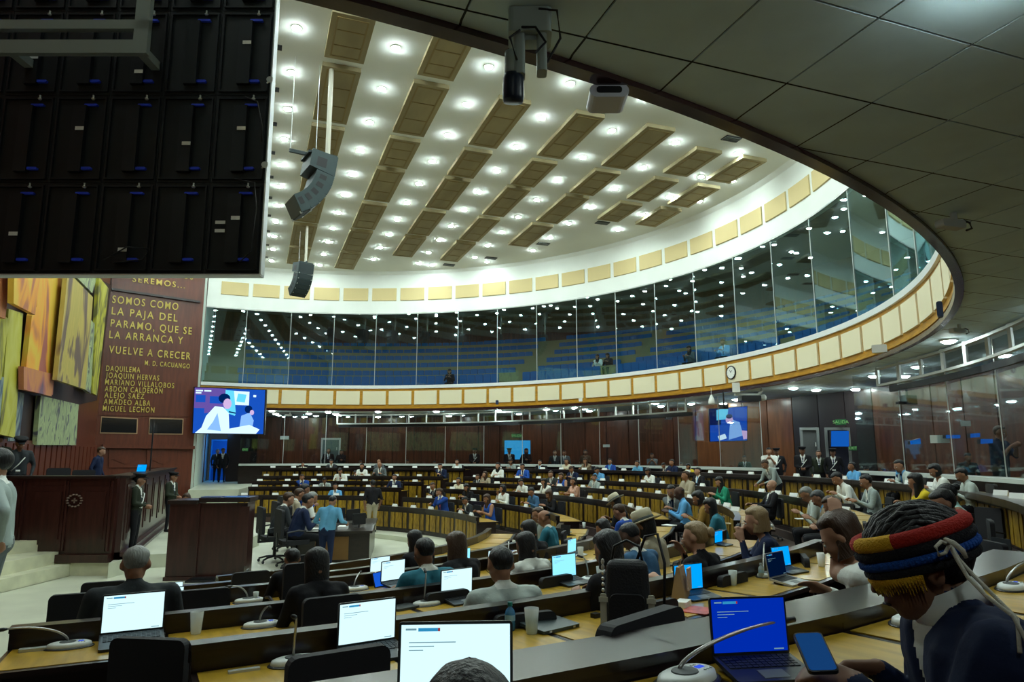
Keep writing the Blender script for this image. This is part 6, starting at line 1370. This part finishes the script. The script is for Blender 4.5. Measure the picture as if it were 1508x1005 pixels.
ap = uat(912, 116, 2.7); m = MB(); m.rbox(-.14, .14, -.12, .12, -.13, -.03, .05, axis='y'); m.box(-.03, .03, -.05, .05, -.03, .12); o = uobj('access_point', mat('white plastic', (.6, .62, .7), .4), m, ap.x-.02, ap.y+.15, 2.7, -YAW, 'white rounded box hanging at the soffit edge right of the spotlight fixture', 'device')
m = MB(); m.rbox(-.09, .09, -.124, -.119, -.10, -.05, .02); m.build('dark_window', BLACK, o)
for px, py, h, s, lab in ((1404, 314, 2.7, 1.0, 'pale surveillance camera under the tiled soffit, nearest one'), (1412, 478, 2.7, .95, 'second pale surveillance camera under the soffit near its curved edge'), (427, 608, 2.7, 1.0, 'small pale camera under the far soffit at left')):
    p = uat(px, py, h); m = MB(); m.tube([(0, 0, 0), (0, 0, -.10)], .035*s, 8); m.rbox(-.22*s, .10*s, -.055, .055, -.18*s, -.09*s, .03, axis='y'); o = uobj('surveillance_camera', mat('camera pale grey', (.5, .52, .5), .5), m, p.x, p.y, h, -YAW+.3, lab, 'camera')
    m = MB(); m.tube([(.05, 0, -.1), (.14, 0, -.07), (.22, 0, -.09), (.24, 0, -.15), (.16, 0, -.18)], .012*s, 7); m.build('cable', BLACK, o)
def fpx(px, py, F): return atF(px, py, F)
for px, py, F, sx, sz, lab in ((1084, 571, 24.6, .26, .34, 'white square box on the fascia edge below the clock'), (1295, 514, 14.2, .28, .16, 'pale box on the underside of the fascia, right'), (855, 589, 30.6, .16, .16, 'small white box on the fascia edge, centre'), (732, 593, 33.4, .14, .2, 'small dark device on the fascia edge left of centre'), (450, 600, 36.4, .24, .22, 'small white box on the far fascia edge, left'), (1384, 456, 9.9, .08, .22, 'small dark blue device at the right end of the fascia')):
    p = fpx(px, py, F); m = MB(); m.rbox(-sx/2, sx/2, -.06, .1, -sz/2, sz/2, .03); o = m.build('wall_device', PAPER if 'dark' not in lab else mat('dark device', (.02, .04, .10), .4)); o.matrix_world = Matrix.Translation(p) @ Matrix.Rotation(-math.atan2(p.x, p.y), 4, 'Z'); tag(o, lab, 'device')
# projector group under the soffit
p = atF(1105, 585, 24.8); m = MB(); m.rbox(-.38, .30, -.25, .25, -.16, .04, .04, axis='y'); o = m.build('projector', BLACK); o.matrix_world = Matrix.Translation(p) @ Matrix.Rotation(-YAW, 4, 'Z'); tag(o, 'black projector on a pale bracket hanging under the soffit right of the clock', 'projector')
m = MB(); m.box(-.55, .30, -.05, .05, .05, .12); m.tube([(.3, 0, .1), (.42, 0, .22), (.40, 0, .42)], .05, 8); m.ell((.45, 0, -.02), (.13, .1, .12), 10); m.build('bracket', LGREY, o)
p = atF(1048, 592, 25.4); m = MB(); m.lathe([(0, .26), (.03, .24), (.10, .08), (.12, -.05), (.10, -.1), (0, -.1)], n=16); m.tube([(0, 0, .2), (0, 0, .5)], .008, 5); o = m.build('dome_camera', PAPER, smooth=True); o.matrix_world = Matrix.Translation(p); tag(o, 'white teardrop dome hanging under the soffit left of the projector', 'camera')
p = atF(1066, 597, 25.2); m = MB(); m.box(-.12, .12, -.1, .1, -.14, .02); m.tube([(0, 0, 0), (0, 0, .5)], .03, 6); m.ell((0, -.1, -.06), (.08, .08, .08), 10); o = m.build('camera_mount', BLACK); o.matrix_world = Matrix.Translation(p); tag(o, 'black robotic camera mount hanging between dome and projector', 'camera')
p = atF(1338, 588, 19.4); m = MB(); m.box(-.2, .2, -.1, .1, -.15, .1); m.tube([(-.05, 0, .1), (-.05, 0, .35)], .03, 6); m.box(-.42, -.2, -.06, .06, -.15, -.08); o = m.build('camera_mount', BLACK); o.matrix_world = Matrix.Translation(p); tag(o, 'black camera block hanging before the right hand glass', 'camera')
p = atF(984, 614, 32.8); m = MB(); m.box(-.3, .3, -.05, .05, -.03, 0); m.box(-.14, .14, -.1, .1, -.14, .1); o = m.build('camera_mount', BLACK); o.matrix_world = Matrix.Translation(p); tag(o, 'small black camera tray before the far glass, right end', 'camera')

# ================================================================== THE NEAREST FIGURES
T = atF(1354, 833, 1.95); dfac = (-RT*.95+FW*.30).normalized(); rz = math.atan2(-dfac.x, dfac.y)
kw = dict(lean=14, hp=12, hy=0, vox=.0080, smooth=5, fat=1.32, nk=-.045, style='suitn', LH=(-.04, .40, 1.02), RH=(.10, .42, 1.0), curl=.55, dL=(.4, .9, .1), dR=(-.3, .9, .0))
me, HM = body('headband', **kw)
sc = (T.z-FK[5])/HM.translation.z; Rz = Matrix.Rotation(rz, 3, 'Z'); off = Rz @ Vector((HM.translation.x, HM.translation.y, 0))*sc
# hands go to the phone seen left of him
base = Vector((T.x-off.x, T.y-off.y, FK[5])); BM = Matrix.Translation(base) @ Matrix.Rotation(rz, 4, 'Z') @ Matrix.Scale(sc, 4); BI = BM.inverted()
BODIES.pop('headband'); hl = BI @ atF(1262, 1006, 1.95); hr_ = BI @ atF(1290, 984, 2.12)
kw['LH'] = tuple(hl); kw['RH'] = tuple(hr_)
hb = person(base.x, base.y, FK[5], rz, 'headband', kw, 'navy', 'navy', ('short', 'black'), 2, 'man in dark navy suit and colourful feather headband looking at his phone, bottom right', scale=sc)
me, HM = body('headband', **kw)
def ring(z, r, rx, ry, a0=0, a1=360, n=48): return [(rx*math.sin(math.radians(a0+(a1-a0)*i/n)), ry*math.cos(math.radians(a0+(a1-a0)*i/n))-.008, z) for i in range(n+1)]
RED = mat('red wool', (.45, .02, .012), .9, bump=.6, bscale=220); YLW = mat('yellow wool', (.75, .42, .02), .9, bump=.6, bscale=220); BLW = mat('blue feather', (.01, .08, .38), .85, bump=.6, bscale=200); BKW = mat('black wool', (.006, .006, .01), .9, bump=.6, bscale=200); CORD = mat('white cord', (.50, .48, .40), .8, bump=.3, bscale=250)
band_ = MB(); band_.tube(ring(.074, 0, .090, .110), .0165, 9, 0); hbd = link('headband', band_.mesh('headband', RED, True), hb, HM)
for nm, z, r, ma, a0, a1, rx, ry in (('yellow_segment', .074, .0175, YLW, -62, -14, .090, .110), ('black_roll', .050, .015, BKW, 0, 360, .090, .111), ('blue_roll', .028, .0125, BLW, 0, 360, .0895, .111), ('black_lower_roll', .008, .011, BKW, 0, 360, .088, .109)):
    m = MB(); m.tube(ring(z, 0, rx, ry, a0, a1), r, 9); link(nm, m.mesh(nm, ma, True), hbd)
m = MB(); r2 = np.random.RandomState(3)
for i in range(46):
    a = math.radians(-75+150*i/45); x, y = .086*math.sin(a), .107*math.cos(a)-.008; L = .030+.012*r2.rand(); m.tube([(x, y, .012), (x*1.06, y*1.05, -.006), (x*1.04, y*1.03, -L)], [.006, .006, .0015], 5, 0)
link('yellow_fringe', m.mesh('yellow_fringe', YLW, True), hbd)
m = MB()
for i in range(70):
    a = 2*PI*i/70; x, y = .088*math.sin(a), .109*math.cos(a)-.008; m.ell((x*1.12, y*1.1, .028), (.006, .006, .009), 6)
link('blue_tufts', m.mesh('blue_tufts', BLW, True), hbd)
m = MB()
for i in range(27):
    x = -.078+.156*i/26; pts = []
    for t in range(13):
        b_ = -1.15+2.3*t/12; y = .112*math.sin(b_)*math.sqrt(max(.02, 1-(x/.094)**2)); z = .03+.103*math.cos(b_)*math.sqrt(max(.02, 1-(x/.094)**2)); pts.append((x*(1+.03*r2.randn()*0)+.002*r2.randn(), y-.012, z+.0025*r2.randn()))
    m.tube(pts, [.003]+[.0065]*11+[.003], 6)
link('combed_hair', m.mesh('combed_hair', HAIRC['black'], True), hb, HM)
# cord: a knot on the side of the head, two strands falling over the back
FM = (hb.matrix_world if False else BM).inverted()
def wp(px, py, F): return FM @ atF(px, py, F)
m = MB(); m.tube([wp(1398, 803, 1.80), wp(1386, 798, 1.77), wp(1378, 806, 1.76), wp(1383, 818, 1.76), wp(1392, 815, 1.77), wp(1398, 803, 1.79)], .0045/sc, 8); link('cord_loop', m.mesh('cord_loop', CORD, True), hb)
m = MB(); m.tube([wp(1392, 795, 1.80), wp(1404, 800, 1.77), wp(1418, 812, 1.75), wp(1423, 822, 1.75)], [.0055, .0058, .006, .004], 8); link('cord_end', m.mesh('cord_end', CORD, True), hb)
for q, r in (([(1396, 798, 1.80), (1408, 822, 1.78), (1425, 850, 1.72), (1452, 878, 1.66), (1492, 908, 1.60), (1512, 945, 1.56)], .0042), ([(1398, 800, 1.80), (1412, 824, 1.78), (1432, 846, 1.72), (1462, 876, 1.66), (1498, 912, 1.60), (1502, 962, 1.56)], .0040)):
    m = MB(); m.tube([wp(*z) for z in q], r, 8); link('cord_strand', m.mesh('cord_strand', CORD, True), hb)
m = MB()
for i in range(25):
    a = 2*PI*i/24
    for rr, zz in ((.060, .555), (.078, .49)): pass
UBh = Matrix.Translation((0, 0, .52)) @ Matrix.Rotation(math.radians(-14), 4, 'X')
P = []; n = 28
for i in range(n):
    a = 2*PI*i/n; back = -math.cos(a)
    for rr, zz in ((.064, .538+.018*back), (.082, .476+.01*back), (.086, .472), (.068, .540+.018*back)): P.append(UBh @ Vector((rr*math.sin(a)*1.08, rr*math.cos(a)*.98+.005, zz)))
m.poly(P, [(i*4+j, i*4+(j+1) % 4, ((i+1) % n)*4+(j+1) % 4, ((i+1) % n)*4+j) for i in range(n) for j in range(4)]); link('shirt_collar', m.mesh('shirt_collar', CL['white'], True), hb)
chair(base.x, base.y, FK[5], rz, 'black chair under the man with the feather headband', s=1.05)
# phone in his hands
pA, pB, pC = atF(1176, 942, 2.05), atF(1202, 938, 2.05), atF(1224, 985, 1.93)
ph = MB(); ph.rbox(-.038, .038, -.005, .005, -.08, .08, .012); yv = (pB-pC).normalized(); xv = (pB-pA).normalized(); xv = (xv-yv*xv.dot(yv)).normalized(); zv = xv.cross(yv)
o = ph.build('mobile_phone', BLACK); o.matrix_world = Matrix.Translation((pA+pB)/2*.5+atF(1213, 985, 1.93)*.5) @ Matrix(((xv.x, zv.x*-1, yv.x, 0), (xv.y, -zv.y, yv.y, 0), (xv.z, -zv.z, yv.z, 0), (0, 0, 0, 1)))
for sgn in (-1, 1): m = MB(); m.rbox(-.034, .034, sgn*.0055-.0004, sgn*.0055+.0004, -.075, .075, .01); m.build('display' if sgn < 0 else 'back_glass', emis('phone screen', (.01, .07, .25), .6), o)
tag(o, 'mobile phone with a dim blue screen held by the headband man', 'phone')
# dark head at the bottom edge
T = atF(690, 968, 1.22); kw = dict(lean=6, hp=10, vox=.012, smooth=4, fat=1.0)
me, HM = body('front', **kw); rz = -math.atan2(T.x+1.0, T.y+3); sc = .92; top = HM.translation.z+.135; base = T-Rz*0 @ Vector((0, 0, 0)) if False else T
off = Matrix.Rotation(rz, 3, 'Z') @ Vector((HM.translation.x, HM.translation.y, 0))*sc
fz = T.z-top*sc
person(T.x-off.x, T.y-off.y, fz, rz, 'front', kw, 'black', 'black', ('crop', 'black'), 2, 'dark haired head at the very bottom before the nearest laptop', scale=sc)
m = MB(); m.box(-.5, .5, -.5, .35, -.12, 0); o = m.build('floor_step', CARPET); o.matrix_world = Matrix.Translation((T.x-off.x, T.y-off.y, fz)) @ Matrix.Rotation(rz, 4, 'Z'); struct(o)
if fz > FK[5]: o.scale = (1, 1, max(1, (fz-FK[5])/.12))
chair(T.x-off.x, T.y-off.y, fz, rz, 'black chair under the dark head at the bottom edge', s=.95)
# backpack on the chair back
bp_ = atF(925, 895, 4.75); bM = Matrix.Translation((bp_.x, bp_.y, bp_.z-.12)) @ Matrix.Rotation(-.55, 4, 'Z')
BPM = mat('black nylon', (.008, .008, .011), .6, bump=.2, bscale=80); m = MB()
m.hexa([Vector(v) for v in ((-.16, -.10, 0), (.16, -.10, 0), (.15, .08, 0), (-.15, .08, 0), (-.13, -.06, .42), (.13, -.06, .42), (.13, .06, .42), (-.13, .06, .42))]); me_ = m.mesh('backpack', BPM)
o = bpy.data.objects.new('backpack', me_); COL.objects.link(o); bv = o.modifiers.new('b', 'BEVEL'); bv.width = .05; bv.segments = 4; o.matrix_world = bM
m = MB(); m.rbox(-.11, .11, -.125, -.085, .04, .22, .04); m.build('front_pocket', BPM, o)
STR = mat('cream webbing', (.50, .48, .38), .7)
m = MB(); m.tube([(-.10, 0, .40), (-.08, 0, .50), (.0, 0, .54), (.08, 0, .50), (.10, 0, .40)], .009, 7); m.build('carry_handle', BLACK, o, smooth=True)
m = MB(); m.tube([(.06, .05, .40), (.12, .06, .56), (.20, .04, .58), (.24, 0, .40), (.23, -.04, .15)], .010, 7); m.build('shoulder_strap', BPM, o, smooth=True)
for x in (-.15, .15): m = MB(); m.rbox(x-.02, x+.02, -.115, -.105, .02, .22, .01); m.box(x-.028, x+.028, -.12, -.112, .17, .20); m.build('webbing_strap', STR, o)
m = MB(); m.tube([(-.15, -.11, .04), (-.11, -.14, -.06), (.0, -.15, -.10)], .014, 6); m.build('loose_strap', STR, o)
m = MB()
for i in range(6): m.ell((-.15, -.10, .24+.035*i), (.012, .01, .012 if i < 4 else .02), 8)
m.build('metal_charms', mat('bright metal', (.7, .7, .68), .3, metal=.8), o)
tag(o, 'black backpack with cream straps hanging behind the black hooded person', 'backpack')
